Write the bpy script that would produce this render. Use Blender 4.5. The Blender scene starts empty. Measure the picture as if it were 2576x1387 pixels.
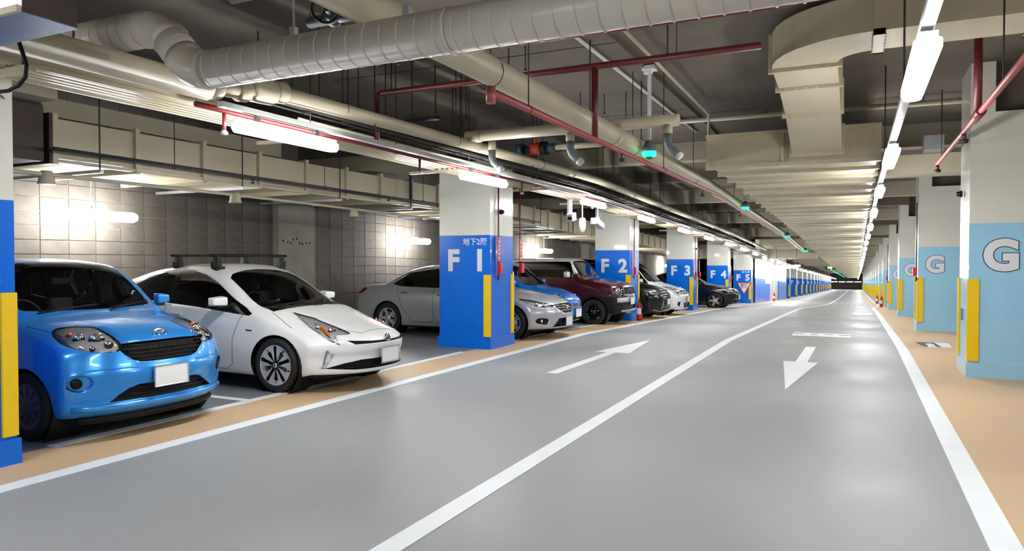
import bpy, bmesh, math, random
from mathutils import Vector, Matrix
from mathutils.geometry import tessellate_polygon
from mathutils.bvhtree import BVHTree
random.seed(7)
PI = math.pi
SC = bpy.context.scene
COL = SC.collection

# ------------------------------------------------------------------ camera, world, exposure
cd = bpy.data.cameras.new('camera')
cam = bpy.data.objects.new('camera', cd)
COL.objects.link(cam)
cam.location = (0, 0, 1.5)
cam.rotation_euler = (PI/2 - math.atan(35.5/1807), 0, math.atan(867/1807))
cd.sensor_width = 36
cd.lens = 36*1807/2576
cd.clip_start = 0.05
cd.clip_end = 400
SC.camera = cam
w = bpy.data.worlds.new('world')
SC.world = w
w.use_nodes = True
w.node_tree.nodes['Background'].inputs[0].default_value = (.05, .05, .05, 1)
w.node_tree.nodes['Background'].inputs[1].default_value = 0.2
SC.view_settings.view_transform = 'Standard'
SC.view_settings.look = 'None'
SC.view_settings.gamma = 1
SC.view_settings.use_curve_mapping = False
SC.view_settings.exposure = 1.18
LAMP = 42.0
SC.cycles.max_bounces = 8
SC.cycles.diffuse_bounces = 5
SC.cycles.glossy_bounces = 3
SC.cycles.transmission_bounces = 4
SC.cycles.transparent_max_bounces = 8
SC.cycles.caustics_reflective = False
SC.cycles.caustics_refractive = False
SC.cycles.sample_clamp_indirect = 4.0

# ------------------------------------------------------------------ the floor line (the garage follows the street above it)
ZP = [(-60, 0), (14, 0), (31, -.46), (45, -1.0), (70, -1.9), (200, -5.6), (260, -7.2)]
KY = [14, 31, 45, 70, 200]
def zf(y):
    for (a, b), (c, d) in zip(ZP, ZP[1:]):
        if y <= c:
            return b + (d-b)*max(0, y-a)/(c-a)
    return ZP[-1][1]
def ysteps(y0, y1):
    return [y0] + [k for k in KY if y0 < k < y1] + [y1]

# ------------------------------------------------------------------ materials
def lin(c):
    return tuple((v/12.92 if v <= .04045 else ((v+.055)/1.055)**2.4) for v in [q/255 for q in c])
def mat(name, rgb, rough=.5, metal=0., var=0., scale=4., bump=0., bscale=60., coat=0., emit=None, strength=0., rvar=0., spec=.5, stretch=None, tint=None):
    m = bpy.data.materials.new(name)
    m.use_nodes = True
    n, l = m.node_tree.nodes, m.node_tree.links
    b = n['Principled BSDF']
    c = lin(rgb)
    b.inputs['Base Color'].default_value = (*c, 1)
    b.inputs['Roughness'].default_value = rough
    b.inputs['Metallic'].default_value = metal
    b.inputs['Coat Weight'].default_value = coat
    b.inputs['Coat Roughness'].default_value = .04
    b.inputs['Specular IOR Level'].default_value = spec
    if emit:
        b.inputs['Emission Color'].default_value = (*lin(emit), 1)
        b.inputs['Emission Strength'].default_value = strength
    if var or bump or rvar:
        tc = n.new('ShaderNodeTexCoord')
        mp = n.new('ShaderNodeMapping')
        l.new(tc.outputs['Object'], mp.inputs[0])
        if stretch:
            mp.inputs['Scale'].default_value = stretch
    if var or rvar:
        t = n.new('ShaderNodeTexNoise')
        t.inputs['Scale'].default_value = scale
        t.inputs['Detail'].default_value = 6
        t.inputs['Roughness'].default_value = .6
        l.new(mp.outputs[0], t.inputs['Vector'])
        if var:
            r = n.new('ShaderNodeValToRGB')
            r.color_ramp.elements[0].position = .3
            r.color_ramp.elements[1].position = .7
            lo = tint or tuple(v*(1-var) for v in c)
            r.color_ramp.elements[0].color = (*lo, 1)
            r.color_ramp.elements[1].color = (*[min(1, v*(1+var*.6)) for v in c], 1)
            l.new(t.outputs[0], r.inputs[0])
            l.new(r.outputs[0], b.inputs['Base Color'])
        if rvar:
            mr = n.new('ShaderNodeMapRange')
            mr.inputs[1].default_value = .3
            mr.inputs[2].default_value = .7
            mr.inputs[3].default_value = max(.02, rough-rvar)
            mr.inputs[4].default_value = min(1, rough+rvar)
            l.new(t.outputs[0], mr.inputs[0])
            l.new(mr.outputs[0], b.inputs['Roughness'])
    if bump:
        t2 = n.new('ShaderNodeTexNoise')
        t2.inputs['Scale'].default_value = bscale
        t2.inputs['Detail'].default_value = 4
        l.new(mp.outputs[0], t2.inputs['Vector'])
        bp = n.new('ShaderNodeBump')
        bp.inputs['Strength'].default_value = bump
        bp.inputs['Distance'].default_value = .01
        l.new(t2.outputs[0], bp.inputs['Height'])
        l.new(bp.outputs[0], b.inputs['Normal'])
    return m
def glassmat(name, tint, refl=.06, clear=.6, rough=.01):
    """thin sheet glass: tinted see-through plus a mirror layer"""
    m = bpy.data.materials.new(name)
    m.use_nodes = True
    n, l = m.node_tree.nodes, m.node_tree.links
    n.remove(n['Principled BSDF'])
    tr = n.new('ShaderNodeBsdfTransparent')
    tr.inputs[0].default_value = (*[v*clear for v in tint], 1)
    gl = n.new('ShaderNodeBsdfGlossy')
    gl.inputs[0].default_value = (.95, .97, 1, 1)
    gl.inputs[1].default_value = rough
    fr = n.new('ShaderNodeFresnel')
    fr.inputs[0].default_value = 1.5
    ad = n.new('ShaderNodeMath')
    ad.operation = 'ADD'
    ad.inputs[1].default_value = refl
    ad.use_clamp = True
    l.new(fr.outputs[0], ad.inputs[0])
    mx = n.new('ShaderNodeMixShader')
    l.new(ad.outputs[0], mx.inputs[0])
    l.new(tr.outputs[0], mx.inputs[1])
    l.new(gl.outputs[0], mx.inputs[2])
    l.new(mx.outputs[0], n['Material Output'].inputs[0])
    return m

M = {}
M['lane'] = mat('lane_grey', (154, 157, 159), .5, var=.13, scale=.4, bump=.05, bscale=90, rvar=.16, spec=.3)
M['bay'] = mat('bay_grey', (118, 121, 126), .45, var=.14, scale=.8, bump=.05, rvar=.1, spec=.35)
M['ochre'] = mat('ochre_floor', (207, 176, 138), .45, var=.09, scale=.6, bump=.05, bscale=90, rvar=.1, spec=.3)
M['line'] = mat('line_white', (236, 240, 244), .45, var=.04, scale=3, spec=.35)
M['cream'] = mat('cream_paint', (188, 179, 155), .38, var=.07, scale=1.2, spec=.4)
M['duct'] = mat('duct_cream', (190, 180, 155), .27, var=.06, scale=1.5)
M['spiral'] = mat('spiral_duct_paint', (206, 200, 188), .3, var=.05, scale=1.5)
M['slab'] = mat('slab_concrete', (100, 92, 81), .85, var=.22, scale=1.3, bump=.25, bscale=18)
M['beam'] = mat('beam_paint', (168, 160, 140), .7, var=.08, scale=1.5)
M['offwhite'] = mat('pillar_white', (222, 222, 212), .24, var=.03, scale=1.5, coat=.3)
M['blue'] = mat('pillar_blue', (0, 108, 222), .25, var=.05, scale=2, coat=.1, spec=.35)
M['ltblue'] = mat('pillar_light_blue', (156, 208, 238), .25, var=.05, scale=2, coat=.3)
M['yellow'] = mat('guard_yellow', (240, 200, 0), .5, var=.04, scale=9)
M['letter'] = mat('lettering_white', (222, 226, 232), .5)
M['letdark'] = mat('lettering_outline', (70, 76, 84), .5)
M['red'] = mat('pipe_red', (98, 28, 28), .42, var=.12, scale=5)
M['redbright'] = mat('extinguisher_red', (205, 24, 26), .3)
M['pink'] = mat('pipe_dusty_red', (168, 84, 84), .42, var=.12, scale=5)
M['black'] = mat('black_pipe', (44, 48, 52), .45)
M['rod'] = mat('hanger_steel', (58, 52, 48), .6, metal=.4, var=.2, scale=20)
M['galv'] = mat('galvanised', (176, 180, 184), .35, metal=.7, var=.1, scale=8)
M['greypipe'] = mat('grey_pvc', (112, 122, 128), .45)
M['white'] = mat('white_plastic', (226, 228, 226), .35)
M['cable'] = mat('dark_cable', (48, 46, 44), .7, var=.2, scale=20)
M['brown'] = mat('brown_panel', (58, 44, 40), .6, var=.2, scale=3)
M['bluesteel'] = mat('sign_underside', (104, 118, 150), .35, metal=.5, var=.25, scale=4)
M['diff'] = mat('lamp_diffuser', (255, 255, 255), .5, emit=(252, 252, 252), strength=LAMP)
M['signlit'] = mat('lit_sign_face', (255, 255, 255), .5, emit=(225, 240, 255), strength=6)
M['green'] = mat('green_lamp', (20, 220, 130), .3, emit=(10, 235, 130), strength=5)
M['greencap'] = mat('green_cap', (8, 92, 62), .3)
M['orange'] = mat('orange_lamp', (255, 120, 40), .3, emit=(255, 130, 50), strength=6)
M['block'] = mat('wall_block', (88, 82, 74), .8, var=.28, scale=2.2, bump=.25, bscale=40)
M['mortar'] = mat('mortar', (124, 118, 108), .95, var=.15, scale=6)
M['pil'] = mat('bare_concrete', (140, 135, 127), .85, var=.16, scale=2.5, bump=.2, bscale=12)
M['tyre'] = mat('tyre_rubber', (26, 26, 27), .75, bump=.1, bscale=80)
M['dark'] = mat('dark_trim', (12, 12, 13), .55, spec=.3)
M['gloss'] = mat('gloss_black', (10, 10, 11), .12, coat=.5)
M['inner'] = mat('cabin_dark', (34, 33, 33), .8)
M['seat'] = mat('seat_fabric', (52, 50, 50), .9)
M['dash'] = mat('dashboard', (40, 40, 42), .6)
M['chrome'] = mat('chrome', (225, 228, 232), .08, metal=1.)
M['reflector'] = mat('lamp_reflector', (232, 234, 238), .22, metal=.35, bump=.5, bscale=24, coat=.6)
M['silverrim'] = mat('rim_silver', (205, 207, 210), .3, metal=.35)
M['darkrim'] = mat('cover_grey', (86, 90, 104), .35, metal=.5)
M['amber'] = mat('amber_lens', (226, 92, 22), .15, coat=.5)
M['redlens'] = mat('red_lens', (120, 8, 10), .1, coat=.6)
M['plate'] = mat('number_plate', (246, 246, 246), .4)
M['bluebadge'] = mat('badge_blue', (40, 70, 110), .15, metal=.6)
M['glass'] = glassmat('car_glass', (.82, .93, .88), .04, .88)
M['dkglass'] = glassmat('privacy_glass', (.5, .55, .55), .04, .08)
M['midglass'] = glassmat('side_glass', (.6, .66, .64), .05, .5)
M['lens'] = glassmat('lamp_lens', (1, 1, 1), .05, .97)
M['valve'] = mat('valve_teal', (40, 70, 78), .5)
M['valvered'] = mat('valve_orange', (190, 62, 36), .45)
def paint(name, rgb, metal=0., rough=.28, coat=.6):
    return mat(name, rgb, rough, metal=metal, coat=coat, bump=0, spec=.5)
M['p_blue'] = paint('paint_sky_blue', (50, 150, 236), .4, .24)
M['p_white'] = paint('paint_pearl_white', (232, 233, 232))
M['p_silver'] = paint('paint_silver', (186, 188, 194), .35, .3)
M['p_kei'] = paint('paint_bright_blue', (24, 112, 206), .3)
M['p_maroon'] = paint('paint_maroon', (72, 12, 22), .25)
M['p_black'] = paint('paint_black', (7, 7, 9), 0, .2, .2)
M['p_roof'] = paint('paint_roof_silver', (206, 208, 210), .2)
M['p_white2'] = paint('paint_white', (224, 226, 230))

# ------------------------------------------------------------------ mesh helpers
class MB:
    def __init__(s):
        s.v, s.f, s.m, s.sm = [], [], [], []
        s.mi = 0
    def add(s, vs, fs, smooth=False):
        o = len(s.v)
        s.v += [tuple(p) for p in vs]
        for f in fs:
            s.f.append([o+i for i in f]); s.m.append(s.mi); s.sm.append(smooth)
        return s
    def box(s, x0, x1, y0, y1, z0, z1):
        return s.hexa([(x0, y0, z0), (x1, y0, z0), (x1, y1, z0), (x0, y1, z0), (x0, y0, z1), (x1, y0, z1), (x1, y1, z1), (x0, y1, z1)])
    def hexa(s, p):
        return s.add(p, [(0, 3, 2, 1), (4, 5, 6, 7), (0, 1, 5, 4), (1, 2, 6, 5), (2, 3, 7, 6), (3, 0, 4, 7)])
    def lbox(s, x0, x1, y0, y1, z0, z1):
        ys = ysteps(y0, y1)
        vs, fs = [], []
        for y in ys:
            z = zf(y)
            vs += [(x0, y, z0+z), (x1, y, z0+z), (x1, y, z1+z), (x0, y, z1+z)]
        for i in range(len(ys)-1):
            a = 4*i
            for k in range(4):
                fs.append((a+k, a+4+k, a+4+(k+1) % 4, a+(k+1) % 4)[::-1])
        fs.append((0, 1, 2, 3)); e = 4*(len(ys)-1)
        fs.append((e+3, e+2, e+1, e))
        return s.add(vs, fs)
    def cbox(s, c, d, rot=None):
        x, y, z = [q/2 for q in d]
        ps = [Vector(p) for p in [(-x, -y, -z), (x, -y, -z), (x, y, -z), (-x, y, -z), (-x, -y, z), (x, -y, z), (x, y, z), (-x, y, z)]]
        if rot is not None:
            ps = [rot @ p for p in ps]
        return s.hexa([p+Vector(c) for p in ps])
    def tube(s, pts, r, n=10, caps=True, smooth=True):
        pts = [Vector(p) for p in pts]
        vs, fs = [], []
        up = None
        for i, p in enumerate(pts):
            a = pts[max(0, i-1)]; b = pts[min(len(pts)-1, i+1)]
            d = (b-a).normalized()
            if up is None:
                up = Vector((0, 0, 1)) if abs(d.z) < .9 else Vector((1, 0, 0))
            u = (up - d*up.dot(d)).normalized()
            up = u
            w_ = d.cross(u)
            rr = r[i] if isinstance(r, (list, tuple)) else r
            if 0 < i < len(pts)-1:
                d1 = (p-a).normalized(); c_ = max(.5, d1.dot(d))
            else:
                c_ = 1
            for k in range(n):
                t = 2*PI*k/n
                vs.append(p + (u*math.cos(t) + w_*math.sin(t))*rr)
        for i in range(len(pts)-1):
            for k in range(n):
                fs.append((i*n+k, i*n+(k+1) % n, (i+1)*n+(k+1) % n, (i+1)*n+k))
        s.add(vs, fs, smooth)
        if caps:
            o = len(s.v)-len(vs)
            s.f.append([o+k for k in range(n)][::-1]); s.m.append(s.mi); s.sm.append(False)
            e = o+(len(pts)-1)*n
            s.f.append([e+k for k in range(n)]); s.m.append(s.mi); s.sm.append(False)
        return s
    def lathe(s, prof, n=24, axis='z', c=(0, 0, 0), smooth=True, a0=0, a1=2*PI):
        """prof: (radius, height) pairs"""
        vs, fs = [], []
        full = abs(a1-a0-2*PI) < 1e-6
        m = n if full else n+1
        for (r, h) in prof:
            for k in range(m):
                t = a0+(a1-a0)*k/n
                a, b = r*math.cos(t), r*math.sin(t)
                p = (a, b, h) if axis == 'z' else ((a, h, b) if axis == 'y' else (h, a, b))
                vs.append((p[0]+c[0], p[1]+c[1], p[2]+c[2]))
        for i in range(len(prof)-1):
            for k in range(n):
                k2 = (k+1) % m
                fs.append((i*m+k, i*m+k2, (i+1)*m+k2, (i+1)*m+k))
        return s.add(vs, fs, smooth)
    def prism(s, poly, a, b, axis='x', smooth=False):
        """poly in the two other coordinates, extruded a..b along axis"""
        def P(q, h):
            return {'x': (h, q[0], q[1]), 'y': (q[0], h, q[1]), 'z': (q[0], q[1], h)}[axis]
        n = len(poly)
        vs = [P(q, a) for q in poly]+[P(q, b) for q in poly]
        fs = [(k, (k+1) % n, n+(k+1) % n, n+k) for k in range(n)]
        fs += [tuple(range(n))[::-1], tuple(range(n, 2*n))]
        return s.add(vs, fs, smooth)
    def sphere(s, c, r, nu=12, nv=8, sx=1, sy=1, sz=1):
        prof = [(r*math.sin(PI*i/nv), -r*math.cos(PI*i/nv)) for i in range(nv+1)]
        prof[0] = (1e-4, -r); prof[-1] = (1e-4, r)
        o = len(s.v)
        s.lathe(prof, nu)
        for i in range(o, len(s.v)):
            p = s.v[i]
            s.v[i] = (p[0]*sx+c[0], p[1]*sy+c[1], p[2]*sz+c[2])
        return s
    def mesh(s, name, mats, bevel=0, fix=True):
        me = bpy.data.meshes.new(name)
        me.from_pydata(s.v, [], s.f)
        for m in mats:
            me.materials.append(m)
        for p, mi, sm in zip(me.polygons, s.m, s.sm):
            p.material_index = mi; p.use_smooth = sm
        if fix or bevel:
            bm = bmesh.new(); bm.from_mesh(me)
            if bevel:
                es = [e for e in bm.edges if len(e.link_faces) == 2 and e.calc_face_angle(0) > .5]
                bmesh.ops.bevel(bm, geom=es, offset=bevel, segments=2, affect='EDGES', profile=.6)
            bmesh.ops.recalc_face_normals(bm, faces=bm.faces)
            bm.to_mesh(me); bm.free()
        return me
    def build(s, name, m, parent=None, bevel=0, fix=True):
        ms = m if isinstance(m, (list, tuple)) else [m]
        ms = [M[q] if isinstance(q, str) else q for q in ms]
        return link(name, s.mesh(name, ms, bevel, fix), parent)
def link(name, me, parent=None):
    o = bpy.data.objects.new(name, me)
    COL.objects.link(o)
    if parent is not None:
        o.parent = parent
    return o
def tag(o, label=None, cat=None, group=None, kind=None):
    if label: o['label'] = label
    if cat: o['category'] = cat
    if group: o['group'] = group
    if kind: o['kind'] = kind
    return o
def root(name, loc=(0, 0, 0), label=None, cat=None, group=None, rz=0):
    o = bpy.data.objects.new(name, None)
    COL.objects.link(o)
    o.location = loc
    o.rotation_euler = (0, 0, rz)
    o.empty_display_size = .1
    return tag(o, label, cat, group)
def kids(o):
    return [c for c in KID.get(o.name, [])] if False else list(o.children)
def dup(o, loc=None, parent=None, label=None, group=None, rz=None):
    c = o.copy(); COL.objects.link(c)
    c.parent = parent
    for k in list(o.children):
        dup(k, parent=c)
    if loc is not None: c.location = loc
    if rz is not None: c.rotation_euler.z = rz
    if label: c['label'] = label
    if group: c['group'] = group
    return c
def text_mesh(txt, size, depth=.006, bold=.0, spacing=1.0):
    cu = bpy.data.curves.new('text', 'FONT')
    cu.body = txt
    cu.size = size
    cu.extrude = depth
    cu.offset = bold
    cu.space_character = spacing
    cu.align_x = 'CENTER'
    cu.align_y = 'CENTER'
    cu.resolution_u = 4
    o = bpy.data.objects.new('text', cu)
    COL.objects.link(o)
    dg = bpy.context.evaluated_depsgraph_get()
    me = bpy.data.meshes.new_from_object(o.evaluated_get(dg))
    bpy.data.objects.remove(o)
    bpy.data.curves.remove(cu)
    return me
def text(name, txt, size, m, loc, rot, parent, depth=.006, bold=0., spacing=1., sx=1., cap=None):
    me = text_mesh(txt, size, depth, bold, spacing)
    me.materials.clear(); me.materials.append(M[m])
    o = link(name, me, parent)
    o.location = loc
    o.rotation_euler = rot
    o.scale = (sx, 1, 1)
    return o
# ------------------------------------------------------------------ cars
def pchip(pts):
    xs = [p[0] for p in pts]; ys = [p[1] for p in pts]
    n = len(xs)
    h = [xs[i+1]-xs[i] for i in range(n-1)]
    d = [(ys[i+1]-ys[i])/h[i] for i in range(n-1)]
    m = [d[0]]+[0 if d[i-1]*d[i] <= 0 else 2*d[i-1]*d[i]/(d[i-1]+d[i]) for i in range(1, n-1)]+[d[-1]]
    def f(x):
        if x <= xs[0]: return ys[0]
        if x >= xs[-1]: return ys[-1]
        i = 0
        while x > xs[i+1]: i += 1
        t = (x-xs[i])/h[i]
        return ((2*t**3-3*t*t+1)*ys[i]+(t**3-2*t*t+t)*h[i]*m[i]+(-2*t**3+3*t*t)*ys[i+1]+(t**3-t*t)*h[i]*m[i+1])
    return f
def shell_mesh(P, nx=60, nt=12, nw=14):
    L = P['L']
    top, bot, W, S = pchip(P['top']), pchip(P['bot']), pchip(P['W']), pchip(P['S'])
    nose, tail = pchip(P['nose']), pchip(P['tail'])
    pf, pfe, pr = P.get('pf', .3), P.get('pfe', 2.6), P.get('pr', .2)
    cr = P.get('crown', .045)
    hc = P.get('hoodcrown', cr)
    sh = P.get('shoulder', 0)
    def pos(i, j, k):
        s = i/nx
        t = 2*j/nt-1
        t = .5*t+.5*math.sin(PI/2*t)
        w_ = k/nw
        xc = s*L
        at = abs(t)
        c_ = hc if xc < P['cowl'] else cr
        zt = top(xc)-c_*at**2.2-.02*at**9
        zb = bot(xc)
        z = zb+(zt-zb)*w_
        x = s*L+(nose(z)+pf*at**pfe)*(1-s)**3-(tail(z)+pr*at**3)*s**3
        y = t*W(xc)*S(z)*(1-.022*w_**10)
        return (x, y, z)
    bm = bmesh.new()
    V = {}
    def g(i, j, k):
        key = (i, j, k)
        if key not in V:
            V[key] = bm.verts.new(pos(i, j, k))
        return V[key]
    def quad(a, b, c, d):
        f = bm.faces.new((g(*a), g(*b), g(*c), g(*d)))
        f.smooth = True
        return f
    for i in range(nx):
        for j in range(nt):
            quad((i, j, nw), (i+1, j, nw), (i+1, j+1, nw), (i, j+1, nw))
            f = quad((i, j, 0), (i, j+1, 0), (i+1, j+1, 0), (i+1, j, 0))
            f.material_index = 1
        for k in range(nw):
            quad((i, 0, k), (i+1, 0, k), (i+1, 0, k+1), (i, 0, k+1))
            quad((i, nt, k), (i, nt, k+1), (i+1, nt, k+1), (i+1, nt, k))
    for j in range(nt):
        for k in range(nw):
            quad((0, j, k), (0, j, k+1), (0, j+1, k+1), (0, j+1, k))
            quad((nx, j, k), (nx, j+1, k), (nx, j+1, k+1), (nx, j, k+1))
    bmesh.ops.recalc_face_normals(bm, faces=bm.faces)
    me = bpy.data.meshes.new('cage')
    bm.to_mesh(me); bm.free()
    o = bpy.data.objects.new('cage', me)
    COL.objects.link(o)
    md = o.modifiers.new('s', 'SUBSURF'); md.levels = P.get('lev', 1); md.render_levels = md.levels
    dg = bpy.context.evaluated_depsgraph_get()
    me2 = bpy.data.meshes.new_from_object(o.evaluated_get(dg))
    bpy.data.objects.remove(o)
    bm = bmesh.new(); bm.from_mesh(me2)
    for f in bm.faces: f.smooth = True
    bm.normal_update()
    bpy.data.meshes.remove(me2)
    return bm
def convex_ccw(poly):
    n = len(poly)
    a = sum(poly[i][0]*poly[(i+1) % n][1]-poly[(i+1) % n][0]*poly[i][1] for i in range(n))
    if a < 0: poly = poly[::-1]
    ok = True
    for i in range(n):
        p, q, r = poly[i], poly[(i+1) % n], poly[(i+2) % n]
        if (q[0]-p[0])*(r[1]-q[1])-(q[1]-p[1])*(r[0]-q[0]) < -1e-7: ok = False
    return poly, ok
def smooth_poly(poly, it=1):
    """Chaikin corner rounding"""
    for _ in range(it):
        out = []
        n = len(poly)
        for i in range(n):
            p, q = poly[i], poly[(i+1) % n]
            out.append((p[0]*.8+q[0]*.2, p[1]*.8+q[1]*.2))
            out.append((p[0]*.2+q[0]*.8, p[1]*.2+q[1]*.8))
        poly = out
    return poly
def cut(bm, lay, idx, poly, ea, eb, nrm, filt, rnd=0, minn=.12):
    if rnd: poly = smooth_poly(poly, rnd)
    poly, ok = convex_ccw(poly)
    if ok:
        polys = [poly]
    else:
        tris = tessellate_polygon([[Vector((p[0], p[1], 0)) for p in poly]])
        polys = [convex_ccw([poly[i] for i in t])[0] for t in tris]
    ea, eb, nrm = Vector(ea), Vector(eb), Vector(nrm)
    for pl in polys:
        xs = [p[0] for p in pl]; ys = [p[1] for p in pl]
        bb = (min(xs), max(xs), min(ys), max(ys))
        cand = []
        for f in bm.faces:
            if f[lay]: continue
            if f.normal.dot(nrm) < minn: continue
            c = f.calc_center_median()
            if not filt(c): continue
            us = [v.co.dot(ea) for v in f.verts]; vs = [v.co.dot(eb) for v in f.verts]
            if max(us) < bb[0] or min(us) > bb[1] or max(vs) < bb[2] or min(vs) > bb[3]: continue
            cand.append(f)
        n = len(pl)
        for i in range(n):
            p, q = pl[i], pl[(i+1) % n]
            d = (q[0]-p[0], q[1]-p[1])
            ln = math.hypot(*d)
            if ln < 1e-6: continue
            o2 = (d[1]/ln, -d[0]/ln)
            no = ea*o2[0]+eb*o2[1]
            co = ea*p[0]+eb*p[1]
            geom = set(cand)
            for f in cand:
                geom.update(f.edges); geom.update(f.verts)
            r = bmesh.ops.bisect_plane(bm, geom=list(geom), plane_co=co, plane_no=no, dist=1e-6)
            nf = [g for g in r['geom'] if isinstance(g, bmesh.types.BMFace)]
            cand = [f for f in nf if (f.calc_center_median()-co).dot(no) < 0]
        for f in cand:
            f[lay] = idx
def extract(bm, lay, idx, name, m, par, shift=None, rim=None, thick=0, rimmat=None, keep=True):
    """the faces cut out as idx become a part; with shift they sink in and get side walls"""
    fs = [f for f in bm.faces if f[lay] == idx]
    if not fs: return None
    nb = bmesh.new()
    vm = {}
    for f in fs:
        for v in f.verts:
            if v not in vm:
                vm[v] = nb.verts.new(v.co + (Vector(shift) if shift else Vector()))
        try:
            g = nb.faces.new([vm[v] for v in f.verts])
            g.smooth = True
        except ValueError: pass
    if shift:
        es = set(e for f in fs for e in f.edges)
        for e in es:
            inn = [f for f in e.link_faces if f[lay] == idx]
            if len(inn) == 1:
                a, b = e.verts
                a2, b2 = nb.verts.new(a.co), nb.verts.new(b.co)
                g = nb.faces.new((vm[a], vm[b], b2, a2))
                g.material_index = 1 if rimmat else 0
    bmesh.ops.remove_doubles(nb, verts=nb.verts, dist=1e-5)
    nb.normal_update()
    me = bpy.data.meshes.new(name)
    nb.to_mesh(me); nb.free()
    me.materials.append(M[m])
    if rimmat: me.materials.append(M[rimmat])
    o = link(name, me, par)
    if thick:
        md = o.modifiers.new('t', 'SOLIDIFY'); md.thickness = thick; md.offset = -1
    return o
FR = ((0, 1, 0), (0, 0, 1), (-1, 0, 0))
RE = ((0, 1, 0), (0, 0, 1), (1, 0, 0))
def side(sg): return ((1, 0, 0), (0, 0, 1), (0, sg, 0))
def obl(deg, sg):
    a = math.radians(deg)
    return ((math.sin(a), sg*math.cos(a), 0), (0, 0, 1), (-math.cos(a), sg*math.sin(a), 0))
def o2(pts, deg):
    a = math.radians(deg)
    return [(x*math.sin(a)+y*math.cos(a), z) for x, y, z in pts]
def mir(poly): return [(-p[0], p[1]) for p in poly]
def circle(c, r, n=28, ry=None):
    ry = ry or r
    return [(c[0]+r*math.cos(2*PI*k/n), c[1]+ry*math.sin(2*PI*k/n)) for k in range(n)]

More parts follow.
